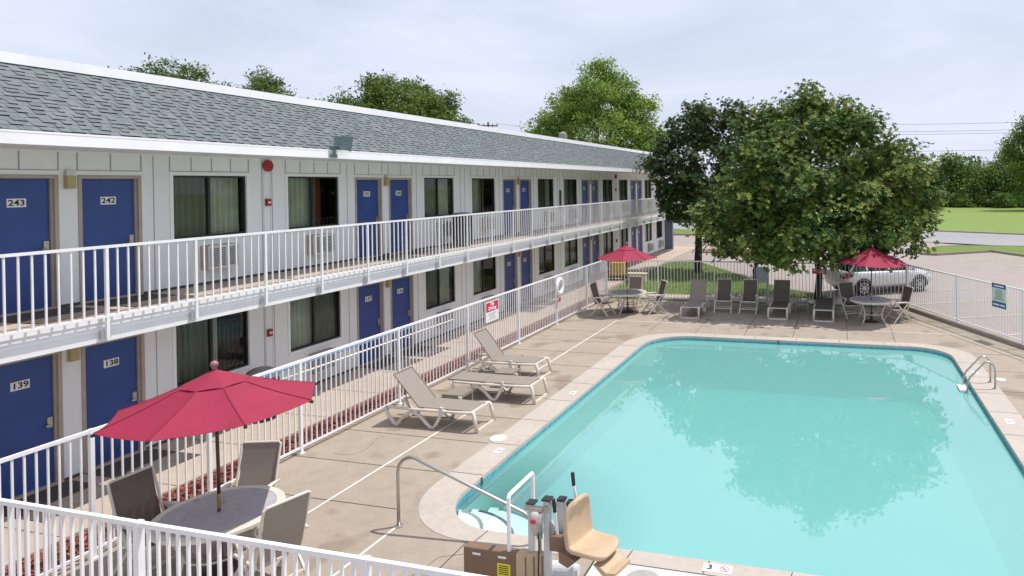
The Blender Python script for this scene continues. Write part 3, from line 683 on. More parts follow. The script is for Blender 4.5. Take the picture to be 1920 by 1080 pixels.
# handrail fixed behind the left fence
t = thing('handrail', 'blue and white double pipe handrail behind the left fence', 'handrail', (2.70, 8.3, 0))
mb = MB(); mb.tube([(0, 0, 1.20), (0, -.10, 1.28), (0, -.10, 1.40), (0, 0, 1.47), (0, .3, 1.475), (0, 4.2, 1.475), (0, 4.3, 1.44), (0, 4.3, 1.34)], .019, 8); mb.build('upper_rail', BLUEPIPE, t, smooth=True)
mb = MB(); mb.tube([(0, .7, 1.33), (0, 5.88, 1.31)], .017, 8); mb.build('lower_rail', RAILW, t, smooth=True)
mb = MB()
for y in (.9, 2.3, 4.0, 5.7): mb.bar((0, y, 1.3), (.13, y, 1.3), .012)
mb.build('bracket', RAILW, t)
# signs and life ring on the fences
def lines_bar(mb, x0, x1, z, h, n, dz, seed):
    q = random.Random(seed)
    for k in range(n):
        wd = (x1 - x0) * q.uniform(.6, 1); c = (x0 + x1) / 2; mb.box(c - wd / 2, c + wd / 2, -.0045, -.0035, z - k * dz, z - k * dz + h)
s = thing('warning_sign', 'white and red no diving sign wired to the left fence', 'sign', (2.885, 15.67, 1.24), R(90))
mb = MB(); mb.box(-.34, .34, -.003, .003, -.27, .27); mb.build('panel', SIGNW, s)
mb = MB(); mb.box(-.31, .31, -.0050, -.0035, .0, .245); mb.build('red_panel', REDINK, s)
MF = Matrix.Translation((0, -.0065, 0)) @ Matrix.Rotation(R(90), 4, 'X')
text_mesh("No", .13, 'lettering', SIGNW, s, Matrix.Translation((0, 0, .19)) @ MF, bold=.03, sx=1.1); text_mesh("Diving", .13, 'lettering', SIGNW, s, Matrix.Translation((0, 0, .08)) @ MF, bold=.03, sx=1.2)
mb = MB(); lines_bar(mb, -.22, .22, -.06, .018, 5, .038, 2); mb.build('small_print', GREYINK, s)
s = thing('life_ring', 'white life ring hanging on the left fence above a small red tag', 'life ring', (2.92, 19.86, 1.25), R(90))
mb = MB(); mb.tube([(.23 * math.cos(2 * math.pi * k / 28), -.04, .23 * math.sin(2 * math.pi * k / 28)) for k in range(28)], .062, 12, closed=True); mb.build('ring', SIGNW, s, smooth=True)
mb = MB(); mb.tube([(.305 * math.cos(2 * math.pi * k / 28), -.04, .305 * math.sin(2 * math.pi * k / 28)) for k in range(28)], .008, 6, closed=True); mb.tube([(-.3, -.04, -.05), (-.34, -.03, -.35), (-.25, -.03, -.38), (.05, -.03, -.36)], .008, 6); mb.build('rope', SIGNW, s)
mb = MB(); mb.box(-.07, .07, -.045, -.035, -.50, -.37); mb.build('tag', REDINK, s)
ang = math.atan2(kd.y, kd.x)
s = thing('rules_sign', 'blue and pale green pool rules sign on the right fence', 'sign', (16.17 - .03, 20.22 - .015, 1.27), ang)
mb = MB(); mb.box(-.29, .29, -.003, .003, -.34, .34); mb.build('panel', GREENINK, s)
[MB().box(-.29, .29, -.0055, -.0035, a, b).build('blue_panel', BLUEINK, s) for a, b in ((.21, .335), (-.335, -.17))]
mb = MB(); lines_bar(mb, -.20, .20, .14, .022, 7, .042, 4); mb.build('small_print', mat('green print', (.18, .33, .24), .6), s)
mb = MB(); mb.box(-.24, .02, -.0075, -.006, -.28, -.235); mb.box(.06, .24, -.0075, -.006, -.28, -.235); mb.box(-.2, .2, -.0075, -.006, .25, .29); mb.build('lettering', SIGNW, s)
s = thing('notice_board', 'pale blue back of a notice board on two posts at the far fence', 'sign', (9.03, 24.60, 0))
mb = MB(); mb.box(-.24, .24, -.014, -.004, .82, 1.40); mb.build('panel', LBLUE, s)
for x in (-.17, .17): mb = MB(); mb.box(x - .025, x + .025, -.003, .03, 0, 1.0); mb.build('post', LBLUE, s)
s = thing('red_sign', 'small red sign with white print on the far fence in front of the tree trunk', 'sign', (11.10, 24.60, 1.28))
mb = MB(); mb.box(-.25, .25, -.006, .0, -.095, .095); mb.build('panel', REDINK, s)
mb = MB(); mb.box(-.2, -.08, -.0085, -.007, -.0, .06); lines_bar(mb, -.05, .21, .04, .018, 4, .034, 8); mb.xf(Matrix.Translation((0, -.003, 0))); mb.build('lettering', SIGNW, s)
# ------------------------------------------------------------------ umbrellas, tables, chairs
def make_umbrella(loc, label, rot=0, tilt=(0, 0), r=1.13, zr=1.97, zt=2.40):
    t = thing('patio_umbrella', label, 'umbrella', loc, 0, 'crimson patio umbrellas')
    T = Matrix.Translation((0, 0, 1.2)) @ Matrix.Rotation(tilt[0], 4, 'X') @ Matrix.Rotation(tilt[1], 4, 'Y') @ Matrix.Translation((0, 0, -1.2)) @ Matrix.Rotation(rot, 4, 'Z')
    def P(k, f, sag=0): a = 2 * math.pi * k / 8; return Vector((r * f * math.cos(a), r * f * math.sin(a), zt - (zt - zr) * f - sag))
    c = MB(); NS = 8; NU = 6
    for k in range(8):
        V = []
        for j in range(NS + 1):
            f = .04 + .96 * j / NS
            for i in range(NU + 1):
                u = i / NU; a = P(k, f); b = P(k + 1, f); q = a.lerp(b, u); bow = 4 * u * (1 - u)
                q.z -= .022 * f * bow + .03 * math.sin(math.pi * f) ; q.x *= 1 - .014 * bow * f; q.y *= 1 - .014 * bow * f; V.append(q)
        c.add(V, [(j * (NU + 1) + i, (j + 1) * (NU + 1) + i, (j + 1) * (NU + 1) + i + 1, j * (NU + 1) + i + 1) for j in range(NS) for i in range(NU)])
        a, b = P(k, 1), P(k + 1, 1)
    c.xf(T); co = c.build('canopy', RED, t); co.modifiers.new('solid', 'SOLIDIFY').thickness = .004
    v = MB()
    for k in range(8):
        V = []
        for j in range(4):
            f = .02 + .30 * j / 3
            for i in range(NU + 1):
                u = i / NU; a = P(k, f); b = P(k + 1, f); q = a.lerp(b, u); bow = 4 * u * (1 - u); q.z += .006 + .007 * bow * (j / 3) - .03 * math.sin(math.pi * f); V.append(q)
        v.add(V, [(j * (NU + 1) + i, (j + 1) * (NU + 1) + i, (j + 1) * (NU + 1) + i + 1, j * (NU + 1) + i + 1) for j in range(3) for i in range(NU)])
    v.xf(T); vo = v.build('vent_cap', RED, t); vo.modifiers.new('solid', 'SOLIDIFY').thickness = .004
    p = MB(); p.tube([(0, 0, .05), (0, 0, .76)], .019, 10); p.tube([(0, 0, .93), (0, 0, 1.2), T @ Vector((0, 0, zt - .02))], .019, 10); p.build('pole', BROWNP, t, smooth=True)
    p = MB(); p.tube([(0, 0, .76), (0, 0, .93)], .0215, 10); p.build('collar', BRASS, t)
    f = MB(); f.lathe([(.022, 0), (.026, .025)] + [(.045 * math.cos(R(q)), .062 + .043 * math.sin(R(q))) for q in (-60, -30, 0, 30, 60, 85)], 16, (0, 0, zt)); f.xf(T); f.build('finial', FINIAL, t, smooth=True)
    for k in range(8):
        b = MB(); b.bar(P(k, .06, .055), P(k, .5, .065), .012); b.bar(P(k, .5, .065), P(k, .985, .03), .012); b.bar(P(k, .5, .07), (0, 0, zt - .42), .010); b.xf(T); b.build('rib', BROWNP, t)
        b = MB(); sp = [P(k, f) + Vector((0, 0, .0045 - .03 * math.sin(math.pi * f))) for f in (.33, .45, .6, .75, .9, .995)]
        for i in range(5): b.bar(sp[i], sp[i + 1], .014, .004)
        b.xf(T); b.build('seam', REDD, t)
        b = MB(); q = P(k, 1.0, .015); b.box(q.x - .013, q.x + .013, q.y - .013, q.y + .013, q.z - .02, q.z + .010); b.xf(T); b.build('rib_tip', BLACK, t)
    b = MB(); b.lathe([(.24, 0), (.24, .04), (.19, .07), (.04, .10), (.032, .32), (.02, .33)], 24); b.build('base', BROWNP, t)
    return t
def make_table(loc, label, rz=0):
    t = thing('patio_table', label, 'table', loc, rz, 'round patio tables')
    r = .68
    a = MB(); a.lathe([(.03, .716), (r - .085, .718), (r - .085, .700), (.03, .700)][::-1], 40); a.build('tabletop', STONE, t)
    b = MB()
    prof = [(r - .084, .700), (r - .084, .721), (r - .008, .722), (r + .008, .712), (r + .008, .675), (r - .02, .665), (r - .084, .69)]
    n = 40; V = []
    for q, z in prof:
        for k in range(n): V.append((q * math.cos(2 * math.pi * k / n), q * math.sin(2 * math.pi * k / n), z))
    b.add(V, [(i * n + k, i * n + (k + 1) % n, ((i + 1) % len(prof)) * n + (k + 1) % n, ((i + 1) % len(prof)) * n + k) for i in range(len(prof)) for k in range(n)]); b.build('rim', RESIN, t)
    for k in range(4):
        q = R(45 + 90 * k); c, s_ = math.cos(q), math.sin(q); l = MB()
        l.tube([(c * rr, s_ * rr, z) for rr, z in ((.52, .69), (.50, .60), (.42, .45), (.36, .30), (.40, .14), (.52, 0.0))], .021, 8); l.build('leg', RESIN, t, smooth=True)
    c = MB(); c.tube([(.36 * math.cos(2 * math.pi * k / 24), .36 * math.sin(2 * math.pi * k / 24), .28) for k in range(24)], .012, 6, closed=True); c.build('stretcher', RESIN, t)
    return t
def make_chair(loc, label, rz, sling, group='sling patio chairs'):
    t = thing('patio_chair', label, 'chair', loc, rz, group)
    s = MB()
    for i in range(8):
        y0, y1 = -.27 + .46 * i / 8, -.27 + .46 * (i + 1) / 8; f = lambda y: .43 - .05 * (y + .27) - .02 * math.sin(math.pi * (y + .27) / .46)
        s.quad((-.235, y0, f(y0)), (.235, y0, f(y0)), (.235, y1, f(y1)), (-.235, y1, f(y1)))
    so_ = s.build('seat', sling, t); so_.modifiers.new('solid', 'SOLIDIFY').thickness = .008
    fr_ = MB()
    for x in (-.25, .25): fr_.bar((x, -.29, .43), (x, .21, .40), .03)
    fr_.bar((-.25, -.285, .43), (.25, -.285, .43), .03); fr_.build('seat_frame', RESIN, t)
    b = MB()
    for i in range(8):
        f0, f1 = i / 8, (i + 1) / 8; g_ = lambda f: (.20 + .20 * f + .02 * math.sin(math.pi * f), .41 + .68 * f)
        (ya, za), (yb, zb) = g_(f0), g_(f1); b.quad((-.24, ya, za), (.24, ya, za), (.24, yb, zb), (-.24, yb, zb))
    bo = b.build('backrest', sling, t); bo.modifiers.new('solid', 'SOLIDIFY').thickness = .010
    f = MB(); f.tube([(-.255, .18, .38), (-.255, .405, 1.08), (-.23, .41, 1.10), (.23, .41, 1.10), (.255, .405, 1.08), (.255, .18, .38)], .016, 8); f.build('back_frame', RESIN, bo)
    for x in (-.29, .29):
        a = MB(); a.tube([(x, -.29, .645), (x, -.1, .655), (x, .12, .65), (x, .28, .63)], .024, 8, rr=[.022, .028, .026, .018]); a.build('arm', RESIN, t, smooth=True)
        l = MB(); l.bar((x, -.33, 0), (x, .20, .635), .03, .04); l.build('leg', RESIN, t)
        l = MB(); xx = x * .93; l.bar((xx, .36, 0), (xx, -.20, .64), .026, .04); l.build('leg', RESIN, t)
    [MB().bar((-x, y, z), (x, y, z), .026).build('stretcher', RESIN, t) for x, y, z in ((.29, -.20, .16), (.27, .24, .14), (.29, -.02, .37))]
    return t
def make_lounger(loc, label, rz, sling, back_deg, group='resin sun loungers'):
    """origin under the foot end, head towards -x"""
    t = thing('sun_lounger', label, 'sun lounger', loc, rz, group)
    hx = -1.20; bl = .80; ca, sa = math.cos(R(back_deg)), math.sin(R(back_deg)); hw = .275
    s = MB(); s.box(hx, -.10, -hw, hw, .372, .384); s.build('seat', sling, t)
    b = MB(); Vp = lambda f, y, off: Vector((hx - ca * bl * f - sa * off, y, .378 + sa * bl * f - (-ca) * off * 1.0))
    b.add([Vp(0, -hw, 0), Vp(0, hw, 0), Vp(1, hw, 0), Vp(1, -hw, 0), Vp(0, -hw, .012), Vp(0, hw, .012), Vp(1, hw, .012), Vp(1, -hw, .012)], [(0, 1, 2, 3), (7, 6, 5, 4), (0, 4, 5, 1), (1, 5, 6, 2), (2, 6, 7, 3), (3, 7, 4, 0)]); bo = b.build('backrest', sling, t)
    f = MB()
    for y in (-hw, hw): f.bar(Vp(0, y, -.008), Vp(1.02, y, -.008), .02, .022)
    f.bar(Vp(1.01, -hw, -.008), Vp(1.01, hw, -.008), .022); f.build('back_frame', TAUPE, bo)
    for sy in (-1, 1):
        y = sy * .305
        r_ = MB(); r_.tube([(-1.92, y * .93, .335), (-1.80, y, .345), (-1.2, y, .335), (-.3, y, .345), (-.03, y, .36)], .028, 8); r_.build('side_rail', RESIN, t, smooth=True)
        l = MB(); pts = [(-1.93, .33), (-1.86, .18), (-1.72, .012), (-1.64, .012), (-1.60, .09), (-1.50, .20), (-1.37, .265), (-1.24, .255), (-1.12, .18), (-1.0, .06), (-.94, .012), (-.86, .012), (-.80, .10), (-.68, .33)]
        l.tube([(x, y, z + .01) for x, z in pts], .034, 8); l.build('leg', RESIN, t, smooth=True)
        l = MB(); l.tube([(-.06, y * .97, .37), (-.02, y, .34), (.05, y * 1.03, .02)], .035, 8); l.build('leg', RESIN, t, smooth=True)
    c = MB(); [MB().bar((x, -yy, z), (x, yy, z), w_, h_).build('crossbar', RESIN, t) for x, yy, z, w_, h_ in ((-.05, .29, .365, .035, .03), (.048, .315, .024, .04, .045), (-1.72, .29, .028, .03, .03), (-.6, .29, .33, .03, .03), (hx, .29, .33, .03, .03))]
    if back_deg > 5:
        [MB().bar(Vp(.55, y, -.02), (-1.62, y, .335), .018).build('prop', RESIN, t) for y in (-.2, .2)]
    for sy in (-1, 1): MB().box(-.72, -.66, sy * .31 - .02, sy * .31 + .02, .36, .42).build('knob', RESIN, t)
    return t
def make_side_table(loc, label, rz=0):
    t = thing('side_table', label, 'side table', loc, rz, 'low side tables by the loungers')
    a = MB()
    for k in range(6): a.box(-.21 + k * .071, -.21 + k * .071 + .063, -.21, .21, .30, .325)
    a.build('tabletop', TAUPE, t)
    a = MB(); a.box(-.215, .215, -.225, -.211, .27, .325); a.box(-.215, .215, .211, .225, .27, .325); a.box(-.225, -.2155, -.225, .225, .27, .325); a.box(.2165, .226, -.225, .225, .27, .325); a.build('apron', TAUPE, t)
    for x in (-.20, .20):
        for y in (-.20, .20): l = MB(); l.bar((x, y, .0), (x, y, .30), .035); l.build('leg', TAUPE, t)
    return t
make_umbrella((4.66, 6.16, 0), 'nearest crimson umbrella over the round table in the left foreground', R(18), (R(0), R(-1.5)), r=1.12, zr=1.98, zt=2.41)
make_umbrella((4.50, 22.25, 0), 'crimson umbrella at the far left corner of the pool deck', R(10), r=1.08, zr=1.95, zt=2.40)
make_umbrella((12.80, 22.20, 0), 'crimson umbrella half in tree shade in front of the silver car', R(30), (R(2), R(3)), r=1.12, zr=1.94, zt=2.40)
make_table((4.66, 6.16, 0), 'round grey table with pale rim under the nearest umbrella', R(20))
make_table((4.50, 22.25, 0), 'round grey table under the far left umbrella', R(30))
make_table((12.80, 22.20, 0), 'round grey table under the umbrella in front of the silver car', R(10))
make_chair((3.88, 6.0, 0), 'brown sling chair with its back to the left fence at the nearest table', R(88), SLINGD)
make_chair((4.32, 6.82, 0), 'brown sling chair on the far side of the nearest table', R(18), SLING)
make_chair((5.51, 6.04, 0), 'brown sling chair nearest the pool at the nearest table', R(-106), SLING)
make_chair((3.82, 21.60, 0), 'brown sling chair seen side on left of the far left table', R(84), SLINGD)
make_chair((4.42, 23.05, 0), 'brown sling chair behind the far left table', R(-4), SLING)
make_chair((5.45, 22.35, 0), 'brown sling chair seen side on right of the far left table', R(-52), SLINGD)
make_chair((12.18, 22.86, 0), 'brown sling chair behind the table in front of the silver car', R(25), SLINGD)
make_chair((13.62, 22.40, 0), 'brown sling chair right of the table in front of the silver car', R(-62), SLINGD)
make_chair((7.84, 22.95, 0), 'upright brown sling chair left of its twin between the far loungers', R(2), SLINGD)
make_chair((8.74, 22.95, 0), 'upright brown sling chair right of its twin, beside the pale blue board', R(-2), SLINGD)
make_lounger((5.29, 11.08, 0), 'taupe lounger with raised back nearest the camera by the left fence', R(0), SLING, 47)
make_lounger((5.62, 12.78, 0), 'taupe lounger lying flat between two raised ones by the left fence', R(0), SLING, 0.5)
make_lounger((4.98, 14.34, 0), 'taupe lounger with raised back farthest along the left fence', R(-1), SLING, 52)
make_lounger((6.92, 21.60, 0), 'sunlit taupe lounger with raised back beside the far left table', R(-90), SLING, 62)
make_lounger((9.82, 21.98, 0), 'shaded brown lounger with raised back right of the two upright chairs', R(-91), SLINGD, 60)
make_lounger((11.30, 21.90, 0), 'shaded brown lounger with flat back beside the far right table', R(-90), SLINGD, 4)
make_side_table((4.20, 11.95, 0), 'low taupe side table between the two nearest loungers')
make_side_table((4.45, 13.58, 0), 'low taupe side table beside the flat lounger and the farthest left one', R(4))
make_side_table((10.55, 23.35, 0), 'low dark side table in the shade between two brown loungers')
# ------------------------------------------------------------------ pool fittings
t = thing('handrail', 'stainless steel handrail sloping over the pool steps', 'handrail', (6.09, 7.55, 0))
mb = MB(); mb.tube([(0, 0, 0), (0, 0, .72), (.02, 0, .82), (.08, 0, .90), (.17, 0, .945), (.27, 0, .945), (.38, 0, .905), (1.85, 0, .40), (1.93, 0, .34), (1.95, 0, .22), (1.95, 0, -.7)], .023, 10); mb.build('rail', STEEL, t, smooth=True)
mb = MB(); mb.lathe([(.055, .002), (.055, .014), (.03, .024)], 16); mb.build('flange', STEEL, t)
t = thing('pool_ladder', 'stainless steel pool ladder with white step on the right edge', 'ladder', (15.06, 15.55, 0))
for y in (0, .47):
    mb = MB(); mb.tube([(0, y, 0), (0, y, .40), (-.03, y, .52), (-.11, y, .58), (-.20, y, .57), (-.50, y, .22), (-.55, y, .10), (-.56, y, -.1), (-.56, y, -1.0)], .021, 10); mb.build('rail', STEEL, t, smooth=True)
    mb = MB(); mb.lathe([(.05, .002), (.05, .014), (.028, .022)], 14, (0, y, 0)); mb.build('flange', STEEL, t)
for z in (-.09, -.42, -.72): mb = MB(); mb.box(-.70, -.53, .02, .45, z - .02, z + .02); mb.build('step', SIGNW, t)
# depth markers and deck lids
def marker(loc, txt, label, rz=0, wd=.26, ht=.15, nodive=False, vertical=None):
    t = thing('depth_marker', label, 'depth marker', loc, rz)
    if vertical is None:
        mb = MB(); mb.box(-wd / 2, wd / 2, -ht / 2, ht / 2, 0, .004); mb.build('tile', SIGNW, t)
        text_mesh(txt, ht * .85, 'number', BLK, t, Matrix.Translation((-wd * .27 if nodive else 0, 0, .006)), bold=.02)
        if nodive:
            mb = MB(); mb.tube([(wd * .24 + .05 * math.cos(2 * math.pi * k / 20), .05 * math.sin(2 * math.pi * k / 20), .006) for k in range(20)], .004, 6, closed=True); mb.bar((wd * .24 - .035, .035, .0065), (wd * .24 + .035, -.035, .0065), .007, .004); mb.bar((wd * .24 - .02, -.01, .0065), (wd * .24 + .02, .01, .0065), .010, .003); mb.build('no_diving_symbol', REDINK, t)
    return t
marker((10.42, 7.585, .0075), '3', 'white depth marker 3 with no diving symbol on the near coping', 0, .34, .16, True)
marker((6.15, 10.12, .0075), '3', 'white depth marker on the left coping beside the white skimmer lid', R(90), .2, .12)
marker((6.17, 13.32, .0075), '5', 'white depth marker on the left coping beyond the flat lounger', R(90), .2, .12)
marker((14.88, 13.5, .0075), '5', 'white depth marker on the right coping nearer than the ladder', R(-90), .26, .14)
marker((14.88, 16.75, .0075), '5', 'white depth marker on the right coping beyond the ladder', R(-90), .2, .12)
mk = tag(text_mesh('5', .16, 'depth_number', BLK, None, Matrix.Translation((10.10, 19.052, -.07)) @ Matrix.Rotation(R(90), 4, 'X')), 'black number 5 on the far waterline tile', 'depth number')
mk = tag(text_mesh('3', .16, 'depth_number', BLK, None, Matrix.Translation((6.412, 9.12, -.06)) @ Mfront), 'black number 3 on the left waterline tile', 'depth number')
mb = MB(); mb.lathe([(.15, 0), (.15, .012), (.13, .018)], 28, (5.86, 10.62, .001)); tag(mb.build('skimmer_lid', SIGNW), 'round white skimmer lid on the deck by the left coping', 'lid')
mb = MB(); mb.lathe([(.11, 0), (.11, .010), (.1, .012)], 20, (15.33, 16.3, .001)); tag(mb.build('skimmer_lid', SIGNW), 'round white skimmer lid on the deck behind the ladder', 'lid')
mb = MB(); mb.box(8.96, 11.6, 4.6, 7.42, .002, .012); struct(mb.build('deck_slab', layered('pale new concrete', ((.56, .55, .53), (.50, .49, .47)), (2,))))
mb = MB(); strip(mb, (8.95, 4.6), (8.95, 7.435), .022, .013); strip(mb, (8.95, 7.427), (11.6, 7.427), .016, .013); struct(mb.build('joint', BLACK))
mb = MB(); mb.lathe([(.20, 0), (.20, .012), (.17, .017)], 32, (9.63, 7.14, .012)); tag(mb.build('skimmer_lid', mat('grey lid plastic', (.36, .35, .33), .6, noise=(9, .1))), 'round grey skimmer lid in the pale slab at the near edge', 'lid')
# ------------------------------------------------------------------ pool lift
LIFTG = mat('light grey lift paint', (.60, .60, .615), .4, noise=(7, .06))
t = thing('pool_lift', 'pool lift with tan plastic seat and grey mast at the near pool edge', 'pool lift', (0, 0, 0))
mb = MB(); mb.box(8.26, 8.92, 6.38, 6.98, .012, .05); mb.build('base_plate', LIFTG, t)
mb = MB(); mb.tube([(8.60, 6.82, .20), (8.93, 6.86, .20)], .085, 20); mb.tube([(8.93, 6.86, .20), (8.97, 6.865, .20)], .06, 16); mb.tube([(8.59, 6.82, .20), (8.61, 6.82, .20)], .09, 20); mb.build('motor', LIFTG, t, smooth=False)
for x in (8.48, 8.67):
    mb = MB(); mb.box(x - .032, x + .032, 6.67, 6.75, .05, 1.04 if x > 8.6 else .98); mb.build('mast', LIFTG, t)
    mb = MB(); mb.box(x - .05, x + .05, 6.655, 6.765, 1.041 if x > 8.6 else .981, 1.06 if x > 8.6 else 1.0); mb.build('mast_cap', BLACK, t)
mb = MB(); mb.tube([(8.575, 6.70, .1), (8.575, 6.70, .60)], .022, 10); mb.tube([(8.575, 6.70, .6), (8.575, 6.70, .92)], .035, 10); mb.build('actuator', STEEL, t)
mb = MB(); mb.lathe([(.03, 0), (.055, .04), (.06, .10), (.075, .14), (.07, .24), (.04, .27)], 12, (8.575, 6.62, .68)); mb.build('motor_cover', mat('grey plastic cover', (.50, .46, .43), .6, noise=(12, .2)), t, smooth=True)
mb = MB(); mb.box(8.43, 8.72, 6.64, 6.655, .93, .99); mb.box(8.50, 8.65, 6.60, 6.64, .95, .98); mb.build('head_bracket', STEEL, t)
MB().box(8.545, 8.60, 6.54, 6.556, .84, .88).build('stop_button', REDINK, t)
MB().tube([(8.60, 6.60, .80), (8.63, 6.57, .6), (8.61, 6.58, .3), (8.62, 6.62, .08)], .009, 6).build('cable', BLACK, t)
mb = MB(); mb.box(8.79, 8.87, 6.70, 6.79, .42, 1.04); mb.box(8.66, 8.80, 6.715, 6.775, .96, 1.02); mb.bar((8.68, 6.74, .78), (8.81, 6.74, .52), .05); mb.box(8.80, 8.98, 6.72, 6.78, .42, .48); mb.build('arm', LIFTG, t)
MB().box(8.785, 8.875, 6.695, 6.795, 1.041, 1.06).build('arm_cap', BLACK, t); MB().box(8.90, 8.98, 6.70, 6.79, .99, 1.04).build('arm_cap', BLACK, t)
mb = MB(); mb.tube([(8.24, 6.62, .05), (8.24, 6.62, 1.06), (8.24, 6.64, 1.08), (8.24, 7.20, 1.08), (8.24, 7.22, 1.06), (8.24, 7.22, .05)], .024, 8); mb.build('grab_bar', RAILW, t)
for x, z0, z1 in ((8.80, .70, .97), (8.96, 1.02, 1.21)):
    mb = MB(); mb.tube([(x + .03, 6.62 if x < 8.9 else 6.78, z0), (x, 6.62 if x < 8.9 else 6.78, z1)], .017, 8); lv = mb.build('lever', RAILW, t)
    mb = MB(); mb.tube([(x, 6.62 if x < 8.9 else 6.78, z1 - .01), (x - .012, 6.62 if x < 8.9 else 6.78, z1 + .13)], .021, 10); mb.build('grip', BLACK, lv)
mb = MB(); mb.box(8.76, 8.95, 6.56, 6.66, .56, .72); mb.build('lever_box', BOXBR, t)
# moulded seat facing +x, turned slightly towards the camera
S = MB(); wdt = .235
prof = [(0.10, 1.16, .10), (.055, 1.12, .18), (.03, 1.02, .225), (.035, .85, wdt), (.055, .72, wdt), (.09, .655, wdt), (.16, .625, wdt), (.30, .625, wdt), (.42, .63, wdt), (.475, .625, .215), (.50, .605, .17)]
V = []; nu = 8
for x, z, hw in prof:
    for i in range(nu + 1):
        u = -1 + 2 * i / nu; lift = .028 * (abs(u) ** 3); V.append((x + (lift if z > .7 else 0), hw * u, z + (lift if z <= .7 else 0)))
S.add(V, [(j * (nu + 1) + i, j * (nu + 1) + i + 1, (j + 1) * (nu + 1) + i + 1, (j + 1) * (nu + 1) + i) for j in range(len(prof) - 1) for i in range(nu)])
MS = Matrix.Translation((8.98, 6.66, .0)) @ Matrix.Rotation(R(-14), 4, 'Z')
S.xf(MS); so_ = S.build('seat', SEATTAN, t, smooth=True); m_ = so_.modifiers.new('solid', 'SOLIDIFY'); m_.thickness = .05; m_.offset = -1; m2_ = so_.modifiers.new('bevel', 'BEVEL'); m2_.width = .012; m2_.segments = 2; m2_.limit_method = 'ANGLE'
[MB().box(.20, .26, a, a + .03, .620, .634).xf(MS).build('belt_slot', BLACK, t) for a in (-.13, .10)]
mb = MB(); mb.add([(-.02, -.20, .62), (-.02, .20, .62), (.20, -.20, .565), (.20, .20, .565), (.06, -.16, .44), (.06, .16, .44), (-.03, -.2, .50), (-.03, .2, .50)], [(0, 2, 4, 6), (1, 7, 5, 3), (0, 1, 3, 2), (2, 3, 5, 4), (4, 5, 7, 6), (6, 7, 1, 0)]); mb.xf(MS); mb.build('seat_base', BOXBR, t)
mb = MB(); mb.add([(.40, -.17, .575), (.40, .17, .575), (.49, -.17, .57), (.49, .17, .57), (.56, -.17, .53), (.56, .17, .53), (.66, -.15, .54), (.66, .15, .54), (.66, -.15, .505), (.66, .15, .505), (.53, -.17, .48), (.53, .17, .48)], [(0, 1, 3, 2), (2, 3, 5, 4), (4, 5, 7, 6), (6, 7, 9, 8), (8, 9, 11, 10), (10, 11, 1, 0), (0, 2, 4, 6, 8, 10), (1, 11, 9, 7, 5, 3)]); mb.xf(MS); mb.build('footrest', SEATTAN, t)
# brown cover box beside the lift
t = thing('equipment_box', 'brown moulded plastic box with yellow label in front of the pool lift', 'box', (0, 0, 0))
MBX = Matrix.Translation((8.08, 6.60, 0))
mb = MB(); mb.box(-.40, .26, -.02, .10, .01, .46); mb.xf(MBX); bx = mb.build('body', BOXBR, t, bevel=.015)
mb = MB(); mb.add([(.262, -.03, .01), (.60, .10, .01), (.60, .16, .01), (.262, .1, .01), (.262, -.03, .465), (.60, .10, .445), (.60, .16, .445), (.262, .1, .465)], [(0, 3, 2, 1), (4, 5, 6, 7), (0, 1, 5, 4), (1, 2, 6, 5), (2, 3, 7, 6), (3, 0, 4, 7)]); mb.xf(MBX); mb.build('side_panel', SEATTAN, t, bevel=.01)
mb = MB()
for f in (.3, .55, .8): a = Vector((.262 + .338 * f, -.03 + .13 * f - .003, .02)); mb.bar(a, a + Vector((0, 0, .40)), .012)
mb.xf(MBX); mb.build('groove', BOXBR, t)
[MB().box(a, a + .10, -.024, -.021, .385, .41).xf(MBX).build('handle_slot', SIGNW, t) for a in (-.28, .04)]
mb = MB(); mb.box(.03, .19, -.024, -.021, .05, .33); mb.xf(MBX); lb = mb.build('warning_label', YLAB, t)
mb = MB()
for k in range(5): mb.box(.05, .17, -.027, -.0245, .30 - k * .022, .308 - k * .022)
mb.xf(MBX); mb.build('print', BLK, lb); MB().box(.07, .15, -.027, -.0245, .11, .15).xf(MBX).build('pictogram', BLUEINK, lb)
# ------------------------------------------------------------------ silver car
CARP = mat('silver car paint', (.70, .71, .72), .3, .35, spec=.6); CARG = mat('car glass', (.015, .018, .02), .06); TYRE = mat('tyre rubber', (.02, .02, .02), .8); RIM = mat('alloy rim', (.55, .55, .56), .3, .8); TAIL = mat('tail lamp red', (.45, .015, .02), .25); CHROME = mat('chrome', (.7, .7, .7), .12, 1.0)
t = thing('parked_car', 'silver hatchback parked beyond the fence behind the far right umbrella', 'car', (13.38, 28.85, -.05), math.atan2(1.54, 2.28))
